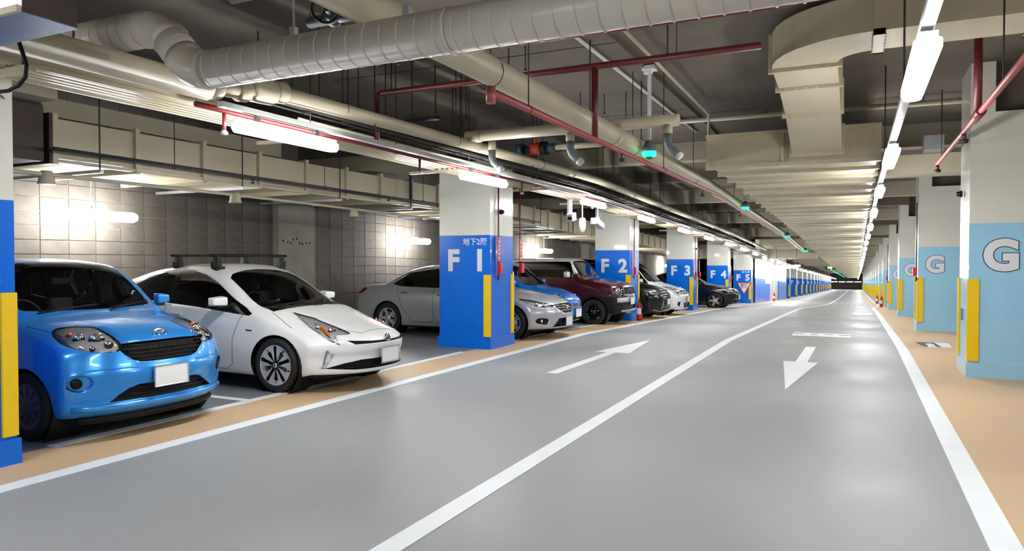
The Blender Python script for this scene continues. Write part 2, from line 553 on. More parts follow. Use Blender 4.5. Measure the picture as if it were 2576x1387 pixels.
def wheel(par, x, y, R, rim, wd, style, sg):
    """sg=+1: outer face towards +y"""
    t = bpy.data.objects.new('wheel', None); COL.objects.link(t)
    t.parent = par; t.location = (x, y, R)
    if sg < 0: t.rotation_euler.z = PI
    key = (round(R, 3), rim, wd, style)
    if key not in WH:
        h = wd/2
        q = MB()
        q.lathe([(rim-.005, h-.015), (rim+.012, h-.004), (R*.55+rim*.45, h+.004), (R-.02, h-.006), (R-.004, h-.025), (R, h-.05), (R-.006, h*.4), (R, h*.35), (R, h*.12), (R-.006, h*.1), (R-.006, -h*.1), (R, -h*.12), (R, -h+.03), (R-.03, -h), (rim, -h+.01)], 40, 'y')
        for k in range(40):   # shoulder blocks
            a = 2*PI*k/40
            q.cbox((math.cos(a)*(R-.003), h-.035, math.sin(a)*(R-.003)), (.012, .03, .02), Matrix.Rotation(-a, 3, 'Y'))
        tm = q.mesh('tyre', [M['tyre']])
        q = MB()
        q.lathe([(rim, h-.012), (rim-.008, h-.008), (rim-.02, h-.02), (rim-.03, h-.08), (rim-.035, -h+.02)], 36, 'y')
        q.mi = 1
        q.lathe([(.001, h-.1), (rim-.03, h-.1)], 24, 'y')
        q.mi = 2
        q.lathe([(.001, h-.075), (rim*.62, h-.075), (rim*.62, h-.09)], 24, 'y')
        rimm = {'five': 'silverrim', 'cover': 'darkrim', 'black': 'gloss', 'multi': 'silverrim', 'dark5': 'gloss'}[style]
        rm = q.mesh('rim', [M[rimm], M['dark'], M['galv']])
        q = MB()
        def spoke(a, w0, w1, r0, r1, y0, y1, th=.012):
            ca, sa = math.cos(a), math.sin(a)
            ps = []
            for (r, w2, yy) in ((r0, w0, y0), (r1, w1, y1)):
                for s_ in (-1, 1):
                    for dy in (0, -th):
                        u, v = r, s_*w2
                        ps.append((u*ca-v*sa, yy+dy, u*sa+v*ca))
            q.add(ps, [(0, 2, 6, 4), (1, 5, 7, 3), (0, 4, 5, 1), (2, 3, 7, 6), (4, 6, 7, 5), (0, 1, 3, 2)])
        if style == 'five':
            for k in range(5):
                a = 2*PI*k/5+.3
                q.mi = 0
                spoke(a, .026, .020, .03, rim-.01, h-.026, h-.012, .02)
                q.mi = 1
                for s_ in (-1, 1):
                    a2 = a+s_*.36
                    ca, sa = math.cos(a2), math.sin(a2)
                    # broad machined petal between the dark arms
                    i0, i1 = a+s_*.1, a+s_*.12
                    pts = []
                    for (r, aa) in ((.055, a+s_*.4), (rim*.55, a+s_*.14), (rim-.012, a+s_*.10), (rim-.010, a+s_*.50), (rim*.78, a+s_*.60), (rim*.74, a+s_*.42), (rim*.45, a+s_*.40)):
                        pts.append((r*math.cos(aa), r*math.sin(aa)))
                    q.prism(pts, h-.034, h-.016, 'y')
                q.mi = 0
            q.lathe([(.001, h-.012), (.045, h-.012), (.06, h-.03)], 20, 'y')
            ms = ['gloss', 'silverrim']
        elif style == 'cover':
            q.lathe([(.001, h-.004), (.05, h-.006), (.075, h-.012)], 28, 'y')
            for k in range(10):
                a = 2*PI*k/10
                spoke(a, .018, .030, .06, rim-.012, h-.012, h-.016, .012)
            for k in range(10):
                a = 2*PI*(k+.5)/10
                spoke(a, .005, .008, .07, rim-.05, h-.02, h-.022, .008)
            q.lathe([(rim-.045, h-.018), (rim-.02, h-.012), (rim-.004, h-.008)], 36, 'y')
            ms = ['darkrim']
        elif style == 'black':
            for k in range(8):
                spoke(2*PI*k/8, .032, .026, .05, rim-.01, h-.02, h-.022, .03)
            q.lathe([(.001, h-.012), (.07, h-.015), (.085, h-.035)], 24, 'y')
            q.lathe([(rim-.05, h-.03), (rim-.03, h-.015), (rim-.004, h-.01)], 36, 'y')
            ms = ['gloss']
        else:
            for k in range(5):
                for s_ in (-1, 1):
                    spoke(2*PI*k/5+s_*.13, .012, .014, .04, rim-.008, h-.03, h-.014, .02)
            q.lathe([(.001, h-.012), (.05, h-.014), (.065, h-.035)], 24, 'y')
            ms = ['silverrim']
        q.mi = 0
        sm = q.mesh('spokes', [M[z] for z in ms])
        q = MB(); q.lathe([(.001, h-.003), (.026, h-.004), (.03, h-.014)], 18, 'y')
        cm = q.mesh('hub_cap', [M['chrome'] if style == 'five' else M[ms[0]]])
        WH[key] = (tm, rm, sm, cm)
    for nm, me in zip(('tyre', 'rim', 'spokes', 'hub_cap'), WH[key]):
        link(nm, me, t)
    return t
WH = {}

def bvh_of(bm):
    return BVHTree.FromBMesh(bm)
def onto(bv, p, d, off=.0):
    """point p is sent along direction d onto the body"""
    d = Vector(d).normalized()
    h = bv.ray_cast(Vector(p)-d*3, d, 6)
    if h[0] is None: return None
    return h[0]-d*off
def seam(q, bv, pts, d, r=.003, n=5, sub=6):
    out = []
    for a, b in zip(pts, pts[1:]):
        for i in range(sub):
            t = i/sub
            out.append(onto(bv, [a[k]+(b[k]-a[k])*t for k in range(3)], d))
    out.append(onto(bv, pts[-1], d))
    out = [p for p in out if p is not None]
    if len(out) > 1: q.tube(out, r, n, smooth=False)
def emblem(par, p, kind, s=.06, nd=(-1, 0, 0), tilt=0, back=None):
    q = MB()
    def ring(cx, cz, rx, rz, r):
        pts = [(0, cx+rx*math.cos(2*PI*k/20), cz+rz*math.sin(2*PI*k/20)) for k in range(21)]
        q.tube(pts, r, 6, caps=False)
    if kind == 't':
        ring(0, 0, s, s*.68, s*.11)
        ring(0, s*.05, s*.26, s*.6, s*.09)
        ring(0, s*.3, s*.62, s*.24, s*.09)
    elif kind == 'x':
        for a in (-1, 1):
            q.tube([(0, -s*.7, -a*s*.6), (-.004, 0, 0), (0, s*.7, a*s*.6)], s*.16, 6)
    elif kind == 'bar':
        q.tube([(0, -s*.6, s*.4), (0, s*.1, s*.5), (0, s*.5, s*.1), (0, -s*.1, -s*.1), (0, -s*.5, -s*.4), (0, s*.5, -s*.5)], s*.13, 6)
        ring(0, 0, s*.95, s*.95, s*.08)
    o = q.build('emblem', 'chrome', par)
    o.location = p
    o.rotation_euler = (0, tilt, 0)
    if back:
        b = MB(); b.lathe([(.001, -.004), (s*1.02, -.002), (s*1.04, .008)], 24, 'x')
        b2 = b.build('badge_disc', back, par); b2.location = p; b2.rotation_euler = (0, tilt, 0)
def plate(par, x, z, tilt=0, y=0, frame=True):
    q = MB()
    q.cbox((0, 0, 0), (.012, .33, .165))
    o = q.build('number_plate', 'plate', par, bevel=.004)
    o.location = (x, y, z); o.rotation_euler = (0, tilt, 0)
    if frame:
        f = MB()
        for s_ in (-1, 1):
            f.cbox((-.002, s_*.172, 0), (.018, .012, .185))
            f.cbox((-.002, 0, s_*.088), (.018, .355, .012))
        o2_ = f.build('plate_frame', 'chrome', par, bevel=.003)
        o2_.location = (x+.002, y, z); o2_.rotation_euler = (0, tilt, 0)
def mirror_part(par, x, y, z, sg, m, size=(.11, .20, .13)):
    bm = bmesh.new()
    bmesh.ops.create_cube(bm, size=1)
    bmesh.ops.subdivide_edges(bm, edges=bm.edges, cuts=2, use_grid_fill=True)
    for v in bm.verts:
        v.co.x *= size[0]*(1.0 - .25*abs(v.co.y)*2*(1 if v.co.y*sg > 0 else .3)); v.co.y *= size[1]; v.co.z *= size[2]*(1-.25*(v.co.y/size[1]*sg+.5))
        if v.co.x < 0: v.co.x *= .9; v.co.z *= .85; v.co.y *= .92
    me = bpy.data.meshes.new('mirror'); 
    for f in bm.faces: f.smooth = True
    bm.to_mesh(me); bm.free(); me.materials.append(M[m])
    o = link('wing_mirror', me, par)
    md = o.modifiers.new('s', 'SUBSURF'); md.levels = 2; md.render_levels = 2
    o.location = (x, y+sg*.1, z)
    q = MB()
    q.hexa([(-.03, -sg*.17, -.075), (.05, -sg*.17, -.075), (.04, sg*.02, -.075), (-.02, sg*.02, -.075), (-.03, -sg*.17, -.045), (.05, -sg*.17, -.045), (.04, sg*.02, -.04), (-.02, sg*.02, -.04)])
    q.build('mirror_arm', 'dark', o)
    q = MB(); q.cbox((.052, 0, 0), (.004, size[1]*.8, size[2]*.75)); q.build('mirror_glass', 'chrome', o)
def interior(par, P, seats=2, full=True):
    W_ = P['W'][1][1]
    cw = P['cowl']; bz = P['belt']
    q = MB()
    q.hexa([(cw+.15, -W_*.74, bz-.24), (cw+.6, -W_*.78, bz-.34), (cw+.6, W_*.78, bz-.34), (cw+.15, W_*.74, bz-.24), (cw+.18, -W_*.74, bz-.10), (cw+.55, -W_*.78, bz-.05), (cw+.55, W_*.78, bz-.05), (cw+.18, W_*.74, bz-.10)])
    q.build('dashboard', 'dash', par, bevel=.02)
    q = MB(); q.box(cw+.2, P['L']-.5, -W_*.9, W_*.9, .3, .34)
    q.build('cabin_floor', 'inner', par)
    rows = [cw+1.0, cw+1.85] if full else [cw+1.0]
    for i, sx in enumerate(rows):
        if sx > P['L']-.45: continue
        for sy in (-.36, .36):
            q = MB()
            q.cbox((-.2, 0, -.02), (.5, .46, .14))
            q.cbox((.12, 0, .27), (.13, .44, .56), Matrix.Rotation(.22, 3, 'Y'))
            q.cbox((.22, 0, .65), (.09, .24, .17), Matrix.Rotation(.2, 3, 'Y'))
            q.mi = 1
            for s_ in (-1, 1): q.tube([(.17, s_*.06, .5), (.2, s_*.06, .6)], .006, 6)
            o = q.build('seat', ['seat', 'chrome'], par, bevel=.03)
            o.location = (sx, sy, bz-.62)
    q = MB()
    pts = [(.0, .17*math.cos(2*PI*k/20), .17*math.sin(2*PI*k/20)) for k in range(21)]
    q.tube(pts, .013, 8, caps=False)
    q.cbox((.01, 0, -.01), (.04, .14, .1)); q.cbox((.01, 0, 0), (.015, .32, .03))
    q.tube([(.0, 0, 0), (-.35, 0, -.08)], .03, 8)
    o = q.build('steering_wheel', 'dash', par)
    o.location = (cw+.62, .36, bz-.02); o.rotation_euler.y = .38
    q = MB(); q.cbox((0, 0, 0), (.02, .22, .06)); q.tube([(0, 0, .02), (-.03, 0, .09)], .008, 6)
    o = q.build('rear_view_mirror', 'dark', par, bevel=.008)
    wt = P['wst']
    o.location = (wt[0]+.0, 0, wt[1]-.14)

def make_car(P, name, loc, label, cat='car'):
    C = root(name, loc, label, cat, rz=PI)
    bm = shell_mesh(P)
    lay = bm.faces.layers.int.new('cut')
    bm.faces.ensure_lookup_table()
    bv = bvh_of(bm)
    L = P['L']; R = P['R']; cw = P['cowl']
    wx = P['wx']; half = P['W'][1][1]
    # windscreen, rear window
    if 'wt' in P:
        cut(bm, lay, 1, P['wt'], (1, 0, 0), (0, 1, 0), (0, 0, 1), lambda c: c.z > P['belt']-.12, minn=.3)
    else: cut(bm, lay, 1, P['ws'], *FR, lambda c: c.x < L*.62 and c.z > P['belt']-.12, rnd=1, minn=.2)
    if 'rw' in P:
        cut(bm, lay, 2, P['rw'], *RE, lambda c: c.x > L*.6 and c.z > P['belt']-.1, rnd=1, minn=.15)
    n = 3
    winids = []
    for poly, kind in P['sw']:
        for sg in (1, -1):
            cut(bm, lay, n, poly, *side(sg), (lambda s_: (lambda c: c.y*s_ > 0))(sg), rnd=0, minn=P.get('smin', .35))
            winids.append((n, kind)); n += 1
    ra = R+P.get('arch', .045)
    for x in wx:
        for sg in (1, -1):
            pc = circle((x, R-.005), ra, 32)
            cut(bm, lay, 99, pc, *side(sg), (lambda s_: (lambda c: c.y*s_ > .3))(sg), minn=.25)
    recs = []
    n = 30
    for (nm, poly, view, m_, depth, rimm, rnd) in P.get('cuts', []):
        views = []
        if view == 'F': views = [(FR, poly, lambda c: c.x < L*.35)]
        elif view == 'FF': views = [(FR, poly, lambda c: c.x < L*.35), (FR, mir(poly), lambda c: c.x < L*.35)]
        elif view[0] == 'O':
            dg = float(view[1:])
            views = [(obl(dg, 1), o2(poly, dg), lambda c: c.x < P.get('hlx', 1.4) and c.y > .38), (obl(dg, -1), o2(poly, dg), lambda c: c.x < P.get('hlx', 1.4) and c.y < -.38)]
        elif view == 'S':
            views = [(side(1), poly, lambda c: c.y > 0), (side(-1), poly, lambda c: c.y < 0)]
        elif view == 'R':
            views = [(RE, poly, lambda c: c.x > L*.6), (RE, mir(poly), lambda c: c.x > L*.6)]
        for vw, pl, fl in views:
            cut(bm, lay, n, pl, *vw, fl, rnd=rnd, minn=.1)
            recs.append((n, nm, m_, depth, rimm, vw)); n += 1
    gl = extract(bm, lay, 1, 'windscreen', 'glass', C)
    if gl is None: print('NO WS', name)
    if 'rw' in P: extract(bm, lay, 2, 'rear_window', P.get('rwm', 'glass'), C)
    for i, kind in winids:
        extract(bm, lay, i, 'side_window', kind, C)
    for (i, nm, m_, depth, rimm, vw) in recs:
        inward = Vector(vw[2])*-depth
        if m_ == 'headlight':
            ln_ = extract(bm, lay, i, 'headlight', 'lens', C)
            if ln_:
                extract(bm, lay, i, 'reflector', 'reflector', ln_, shift=inward, rimmat=rimm)
        else:
            extract(bm, lay, i, nm, m_, C, shift=inward if depth else None, rimmat=rimm)
    if P.get('two_tone'):
        for f in bm.faces:
            c = f.calc_center_median()
            if f[lay] == 0 and (c.z > P['two_tone'] or (c.z > 1.30 and c.x < 1.43)): f.material_index = 2
    if P.get('clad'):
        for f in bm.faces:
            c = f.calc_center_median()
            if f[lay] == 0 and f.material_index == 0 and P['clad'](c): f.material_index = 1
    bmesh.ops.delete(bm, geom=[f for f in bm.faces if f[lay]], context='FACES')
    me = bpy.data.meshes.new('body'); bm.to_mesh(me); bm.free()
    me.materials.append(M[P['paint']]); me.materials.append(M['dark']); me.materials.append(M[P.get('roofmat', P['paint'])])
    for _ in range(3): me.materials.append(M['inner'])
    body = link('body', me, C)
    md = body.modifiers.new('t', 'SOLIDIFY'); md.thickness = .014; md.offset = -1; md.material_offset = 3; md.material_offset_rim = 3
    # wheel wells and wheels
    for x in wx:
        for sg in (1, -1):
            q = MB()
            y0, y1 = sg*(half-.035), sg*(half-.34)
            prof = [(ra+.004, y0), (ra+.004, y1), (.001, y1)]
            q.lathe(prof, 24, 'y', (x, 0, R-.005))
            q.build('arch_liner', 'dark', C, fix=False)
            wheel(C, x, sg*(half-P.get('wi', .02)-P['tw']/2), R, P['rim'], P['tw'], P['wstyle'], sg)
    q = MB(); q.box(wx[0]-.35, wx[1]+.4, -half*.7, half*.7, P['bot'][1][1]-.03, P['bot'][1][1]+.02)
    q.box(wx[0]-.04, wx[0]+.04, -half*.8, half*.8, R-.05, R+.04)
    q.box(wx[1]-.04, wx[1]+.04, -half*.8, half*.8, R-.05, R+.04)
    q.build('underbody', 'dark', C)
    # shut lines
    q = MB()
    for line in P.get('seams', []):
        for sg in (1, -1):
            seam(q, bv, [(x, sg*half, z) for x, z in line], (0, -sg, 0))
    for line in P.get('fseams', []):
        seam(q, bv, [(0, y, z) for y, z in line], (1, 0, 0), r=.003)
    for line in P.get('tseams', []):
        seam(q, bv, [(x, y, 1.2) for x, y in line], (0, 0, -1), r=.003)
    if q.v: tag(q.build('panel_gap', 'dark', C), kind='stuff')
    if 'mir' in P:
        mx, mz = P['mir']
        for sg in (1, -1):
            p = onto(bv, (mx, sg*half, mz-.05), (0, -sg, 0))
            mirror_part(C, mx, p.y+sg*.06, mz, sg, P.get('mirm', P['paint']), P.get('mirs', (.11, .20, .13)))
    for hx, hz in P.get('handles', []):
        for sg in (1, -1):
            p = onto(bv, (hx, sg*half, hz), (0, -sg, 0))
            q = MB(); q.cbox((0, sg*.02, 0), (.17, .02, .028)); q.cbox((-.07, sg*.008, 0), (.03, .03, .024)); q.cbox((.07, sg*.008, 0), (.03, .03, .024))
            o = q.build('door_handle', P.get('handlem', P['paint']), C, bevel=.006); o.location = p
    if P.get('wipers', True):
        for (y0, y1) in ((.52, -.02), (-.1, -.58)):
            q = MB()
            zb = P['ws'][0][1]
            a = onto(bv, (0, y0, zb-.0), (1, 0, 0), .012); b = onto(bv, (0, y1, zb+.035), (1, 0, 0), .012)
            mid = onto(bv, (0, (y0+y1)/2, zb+.015), (1, 0, 0), .016)
            q.tube([a, mid, b], .008, 6)
            q.tube([onto(bv, (0, y0+.03, zb-.02), (1, 0, 0), .02), mid+Vector((-.012, 0, .004))], .007, 6)
            q.build('wiper', 'dark', C)
    if P.get('cabin', 1): interior(C, P, full=P.get('cabin', 1) > 1)
    return C, bv
def grille_bars(par, bv, ys, zs, tilt=0, name='grille_bar', m='dark', off=-.012, h=.008, d=.02):
    for z, (y0, y1) in zip(zs, ys):
        q = MB(); n = 8
        pts = [onto(bv, (0, y0+(y1-y0)*k/n, z), (1, 0, 0), off) for k in range(n+1)]
        q.tube(pts, h, 6)
        q.build(name, m, par)
def fog_lamp(par, bv, y, z, r=.045):
    for sg in (1, -1):
        p = onto(bv, (0, sg*y, z), (1, 0, 0), -.03)
        q = MB(); q.lathe([(.001, -.0), (r*.8, .004), (r, .012), (r*1.05, .03)], 20, 'x')
        o = q.build('fog_lamp', 'gloss', par); o.location = p
def bulbs(par, bv, pts):
    for (x, y, z, r) in pts:
        for sg in (1, -1):
            d = Vector((math.cos(.7), -sg*math.sin(.7), 0))
            h = onto(bv, (x, sg*y, z), d)
            if h is None: continue
            p = h+d*(r*.45+.008)
            q = MB(); q.lathe([(.001, -.02), (r*.55, -.012), (r*.7, .0), (r, -.004), (r, .03)], 18, 'x')
            o = q.build('headlight_bulb', 'chrome', par); o.location = p; o.rotation_euler.z = -sg*.5

# --- sky blue compact hatchback beside the nearest pillar
P_HB = dict(L=3.65, R=.285, rim=.195, tw=.165, wstyle='cover', wx=(.735, 3.225), cowl=.9, belt=1.0, wst=(1.5, 1.45), paint='p_blue', cabin=2,
    top=[(0, .80), (.08, .865), (.25, .925), (.5, .975), (.8, 1.02), (.9, 1.045), (1.0, 1.10), (1.45, 1.425), (1.65, 1.50), (2.0, 1.53), (2.5, 1.535), (3.1, 1.51), (3.4, 1.46), (3.55, 1.2), (3.65, 1.0)],
    bot=[(0, .20), (.5, .18), (3.2, .18), (3.65, .25)],
    W=[(0, .80), (.7, .832), (2.8, .832), (3.65, .77)],
    S=[(.18, .95), (.3, .985), (.55, 1), (.8, .99), (.95, .965), (1.03, .94), (1.2, .895), (1.45, .80), (1.55, .74)],
    nose=[(.18, .13), (.24, .06), (.31, .015), (.36, .03), (.45, .02), (.55, .0), (.62, .02), (.70, .035), (.80, .05), (.9, .11)],
    tail=[(.2, .06), (.5, .0), (.9, .03), (1.5, .12)], pf=.27, pfe=3.0, pr=.12, crown=.035, hoodcrown=.05,
    ws=[(.60, 1.06), (.0, 1.05), (-.60, 1.06), (-.645, 1.08), (-.575, 1.42), (-.45, 1.475), (0, 1.50), (.45, 1.475), (.575, 1.42), (.645, 1.08)],
    rw=[(-.58, 1.08), (.58, 1.08), (.5, 1.42), (-.5, 1.42)],
    sw=[([(1.22, 1.02), (2.05, 1.03), (2.05, 1.42), (1.72, 1.42)], 'glass'), ([(2.15, 1.03), (2.95, 1.06), (2.95, 1.40), (2.15, 1.42)], 'glass'), ([(3.02, 1.08), (3.25, 1.12), (3.15, 1.36), (3.02, 1.38)], 'glass')],
    cuts=[
        ('headlight', [(.06, .40, .785), (.05, .46, .745), (.08, .55, .735), (.14, .68, .755), (.26, .80, .80), (.40, .84, .875), (.44, .84, .93), (.30, .80, .945), (.18, .66, .935), (.12, .55, .895), (.08, .46, .835)], 'O45', 'headlight', .05, 'gloss', 1),
        ('grille', [(-.45, .80), (-.42, .74), (-.32, .655), (-.22, .635), (.22, .635), (.32, .655), (.42, .74), (.45, .80), (.2, .812), (-.2, .812)], 'F', 'dark', .05, 'dark', 1),
        ('lower_intake', [(-.52, .325), (-.36, .43), (-.28, .45), (.28, .45), (.36, .43), (.52, .325)], 'F', 'dark', .05, 'p_blue', 0),
        ('fog_recess', [(.70+.078*math.cos(k*PI/8), .50+.07*math.sin(k*PI/8)) for k in range(16)], 'FF', 'p_blue', .035, None, 0),
        ('window_pillar', [(2.04, 1.035), (2.16, 1.035), (2.16, 1.415), (2.04, 1.415)], 'S', 'gloss', 0, None, 0),
        ('window_pillar', [(2.94, 1.07), (3.03, 1.085), (3.03, 1.37), (2.94, 1.395)], 'S', 'gloss', 0, None, 0),
    ],
    seams=[[(1.02, .93), (1.0, .7), (1.06, .40), (1.12, .25), (2.05, .25), (2.1, .6), (2.1, 1.0)], [(2.1, .6), (2.1, .3), (2.75, .3), (2.98, .6), (3.0, 1.0)]],
    fseams=[[(-.47, .80), (-.46, .80)]],
    tseams=[[(.46, .68), (.85, .73)], [(.46, -.68), (.85, -.73)]],
    mir=(1.28, 1.10), mirs=(.10, .16, .125), handles=[(1.92, .88), (2.8, .9)])
def blue_hatchback():
    C, bv = make_car(P_HB, 'hatchback_car', (-5.49, 4.43, 0), 'sky blue compact hatchback parked right beside the nearest blue pillar')
    plate(C, -.012, .50, 0)
    p = onto(bv, (0, 0, .86), (1, 0, 0), .022)
    emblem(C, p, 't', .062, tilt=.4)
    zs = [.782, .748, .714, .680, .652]
    ys = [(-.42, .42), (-.41, .41), (-.37, .37), (-.33, .33), (-.26, .26)]
    grille_bars(C, bv, ys, zs, h=.006, off=-.012)
    for k in range(-6, 7):
        q = MB()
        y = k*.062
        for i, (za, zb) in enumerate(zip(zs, zs[1:])):
            yy = y+(.03 if i % 2 else 0)
            if abs(yy) > .40-i*.035: continue
            q.tube([onto(bv, (0, yy-.008, za), (1, 0, 0), -.016), onto(bv, (0, yy+.008, zb), (1, 0, 0), -.016)], .005, 5)
        if q.v: q.build('grille_mesh', 'dark', C)
    grille_bars(C, bv, [(-.40, .40), (-.46, .46)], [.41, .365], h=.007, off=-.02)
    for sg in (1, -1):
        p = onto(bv, (0, sg*.715, .50), (1, 0, 0), -.012)
        q = MB(); q.lathe([(.001, 0), (.04, .002), (.046, .02)], 20, 'x'); o = q.build('fog_lamp_cover', 'dark', C); o.location = p; o.rotation_euler.z = -sg*.5
        # side crease around the fog recess
        q = MB()
        pts = [(0, sg*y, z) for y, z in ((.30, .60), (.55, .605), (.68, .595), (.745, .56), (.775, .50), (.775, .42), (.755, .35), (.62, .325), (.5, .32))]
        seam(q, bv, pts, (1, 0, 0), r=.006, n=6)
        q.build('bumper_crease', 'p_blue', C)
    bulbs(C, bv, [(.13, .62, .84, .06), (.105, .52, .80, .036), (.2, .73, .85, .046), (.14, .64, .775, .022)])
    for sg in (1, -1):
        q = MB(); q.sphere((0, 0, 0), .022, 10, 8); o = q.build('indicator_bulb', 'amber', C); o.location = onto(bv, (.30, sg*.77, .885), (.7, -sg*.7, 0), -.015)
    # bumper lip and black skirt
    q = MB()
    pts = [onto(bv, (0, y, .285), (1, 0, 0), -.004) for y in [-.74+.148*k for k in range(11)]]
    q.tube(pts, .03, 8); q.build('bumper_lip', 'p_blue', C)
    q = MB()
    pts = [onto(bv, (0, y, .23), (1, 0, 0), -.05)-Vector((0, 0, .05)) for y in [-.66+.132*k for k in range(11)]]
    q.tube(pts, .035, 8); q.build('lower_skirt', 'dark', C)
    return C

# --- pearl white liftback with a roof rack
P_LB = dict(smin=.12, L=4.54, R=.313, rim=.232, tw=.205, wstyle='five', wx=(.97, 3.67), cowl=1.10, belt=.98, wst=(2.0, 1.38), paint='p_white', cabin=2, arch=.04,
    top=[(0, .60), (.06, .66), (.18, .72), (.45, .81), (.8, .91), (1.05, .97), (1.16, .99), (1.3, 1.05), (1.6, 1.215), (2.0, 1.40), (2.25, 1.462), (2.6, 1.475), (3.1, 1.44), (3.7, 1.31), (4.2, 1.13), (4.45, 1.06), (4.54, .98)],
    bot=[(0, .22), (.35, .16), (1.3, .17), (4.0, .18), (4.54, .3)],
    W=[(0, .80), (.9, .875), (3.2, .88), (4.0, .86), (4.54, .74)],
    S=[(.16, .95), (.3, .985), (.5, 1), (.75, .985), (.9, .955), (.98, .925), (1.2, .83), (1.4, .73), (1.5, .66)],
    nose=[(.16, .10), (.22, .03), (.30, .02), (.40, .03), (.5, .0), (.56, .0), (.62, .03), (.70, .10), (.8, .22)],
    tail=[(.2, .1), (.5, .0), (.9, .02), (1.1, .0)], pf=.50, pfe=2.7, pr=.18, crown=.03, hoodcrown=.03,
    wt=[(1.16, .66), (1.11, .4), (1.09, 0), (1.11, -.4), (1.16, -.66), (1.5, -.645), (1.93, -.585), (1.99, -.5), (2.03, -.25), (2.04, 0), (2.03, .25), (1.99, .5), (1.93, .585), (1.5, .645)],
    ws=[(.62, .975), (0, 1.0), (-.62, .975), (-.68, .985), (-.59, 1.33), (-.5, 1.38), (0, 1.415), (.5, 1.38), (.59, 1.33), (.68, .985)],
    rw=[(-.5, 1.15), (.5, 1.15), (.48, 1.36), (-.48, 1.36)], rwm='glass',
    sw=[([(1.34, .89), (1.38, .865), (1.8, .905), (2.21, .945), (2.71, .98), (2.71, 1.39), (2.48, 1.382), (2.24, 1.33), (2.0, 1.235), (1.66, 1.05)], 'midglass'),
        ([(2.79, .985), (3.4, 1.03), (3.75, 1.10), (3.48, 1.19), (3.31, 1.265), (3.05, 1.345), (2.79, 1.39)], 'dkglass')],
    cuts=[
        ('headlight', [(.14, .38, .70), (.20, .52, .66), (.27, .63, .66), (.22, .68, .61), (.16, .695, .55), (.24, .77, .60), (.34, .82, .67), (.48, .85, .75), (.70, .875, .90), (.42, .80, .83), (.27, .66, .76)], 'O50', 'headlight', .05, 'gloss', 0),
        ('fog_housing', [(.245, .80, .50), (.19, .75, .43), (.26, .79, .30), (.30, .82, .285)], 'O45', 'reflector', .02, 'gloss', 0),
        ('upper_grille', [(-.52, .60), (-.47, .555), (.47, .555), (.52, .60), (.30, .585), (.12, .58), (-.12, .58), (-.30, .585)], 'F', 'dark', .03, 'dark', 0),
        ('window_pillar', [(2.71, .98), (2.79, .985), (2.79, 1.39), (2.71, 1.39)], 'S', 'gloss', 0, None, 0),
        ('lower_grille', [(-.70, .29), (-.55, .345), (-.38, .375), (.38, .375), (.55, .345), (.70, .29), (.45, .265), (-.45, .265)], 'F', 'dark', .05, 'dark', 0),
    ],
    seams=[[(1.42, .92), (1.50, .84), (1.60, .6), (1.61, .30), (1.7, .235), (2.7, .235), (2.78, .5), (2.78, .96)], [(2.78, .5), (2.78, .26), (3.15, .3), (3.38, .6), (3.5, .98)]],
    fseams=[[(-.44, .715), (-.28, .665), (-.12, .685), (.12, .685), (.28, .665), (.44, .715)]],
    tseams=[[(.80, .76), (1.15, .69)], [(.80, -.76), (1.15, -.69)]],
    mir=(1.72, 1.03), mirs=(.13, .23, .13), handles=[(2.55, .86), (3.3, .9)])
def white_liftback():
    C, bv = make_car(P_LB, 'liftback_car', (-5.0, 7.04, 0), 'pearl white liftback with black roof bars parked next to the sky blue hatchback')
    plate(C, -.022, .405, 0)
    p = onto(bv, (0, 0, .598), (1, 0, 0), .008)
    emblem(C, p+Vector((-.006, 0, 0)), 't', .052, tilt=.12, back='bluebadge')
    grille_bars(C, bv, [(-.5, .5), (-.58, .58), (-.6, .6)], [.35, .32, .29], h=.006, off=-.02)
    bulbs(C, bv, [(.27, .64, .70, .042), (.36, .74, .735, .032)])
    for sg in (1, -1):
        q = MB()
        a = [onto(bv, p_, (math.cos(.87), -sg*math.sin(.87), 0), -.018) for p_ in ((.42, sg*.82, .775), (.34, sg*.80, .735), (.26, sg*.775, .665), (.235, sg*.765, .635))]
        q.tube(a, [.004, .02, .016, .004], 6)
        q.build('indicator', 'amber', C)
        q = MB(); q.cbox((0, 0, 0), (.075, .006, .014)); q.cbox((.045, 0, .004), (.012, .006, .02))
        o = q.build('side_badge', 'dark', C); o.location = onto(bv, (1.34, sg*.9, .70), (0, -sg, 0)); 
        # black A-pillar patch with the mirror foot
    # roof rack: a thing of its own
    for i, x in enumerate((2.20, 2.88)):
        Rk = root('roof_bar', (-5.0-x, 7.04, 0), ['black roof rack bar over the front doors of the white liftback', 'black roof rack bar over the rear doors of the white liftback'][i], 'roof rack')
        q = MB(); q.tube([(0, -.66, 1.575), (0, .66, 1.575)], .018, 4); q.build('cross_bar', 'dark', Rk)
        for sg in (1, -1):
            q = MB()
            q.hexa([(-.05, sg*.50, 1.40), (.05, sg*.50, 1.40), (.05, sg*.60, 1.36), (-.05, sg*.60, 1.36), (-.035, sg*.52, 1.57), (.035, sg*.52, 1.57), (.035, sg*.58, 1.57), (-.035, sg*.58, 1.57)])
            q.cbox((0, sg*.60, 1.46), (.06, .05, .08)); q.cbox((0, sg*.52, 1.42), (.12, .10, .04))
            q.build('rack_foot', 'dark', Rk, bevel=.01)
    return C

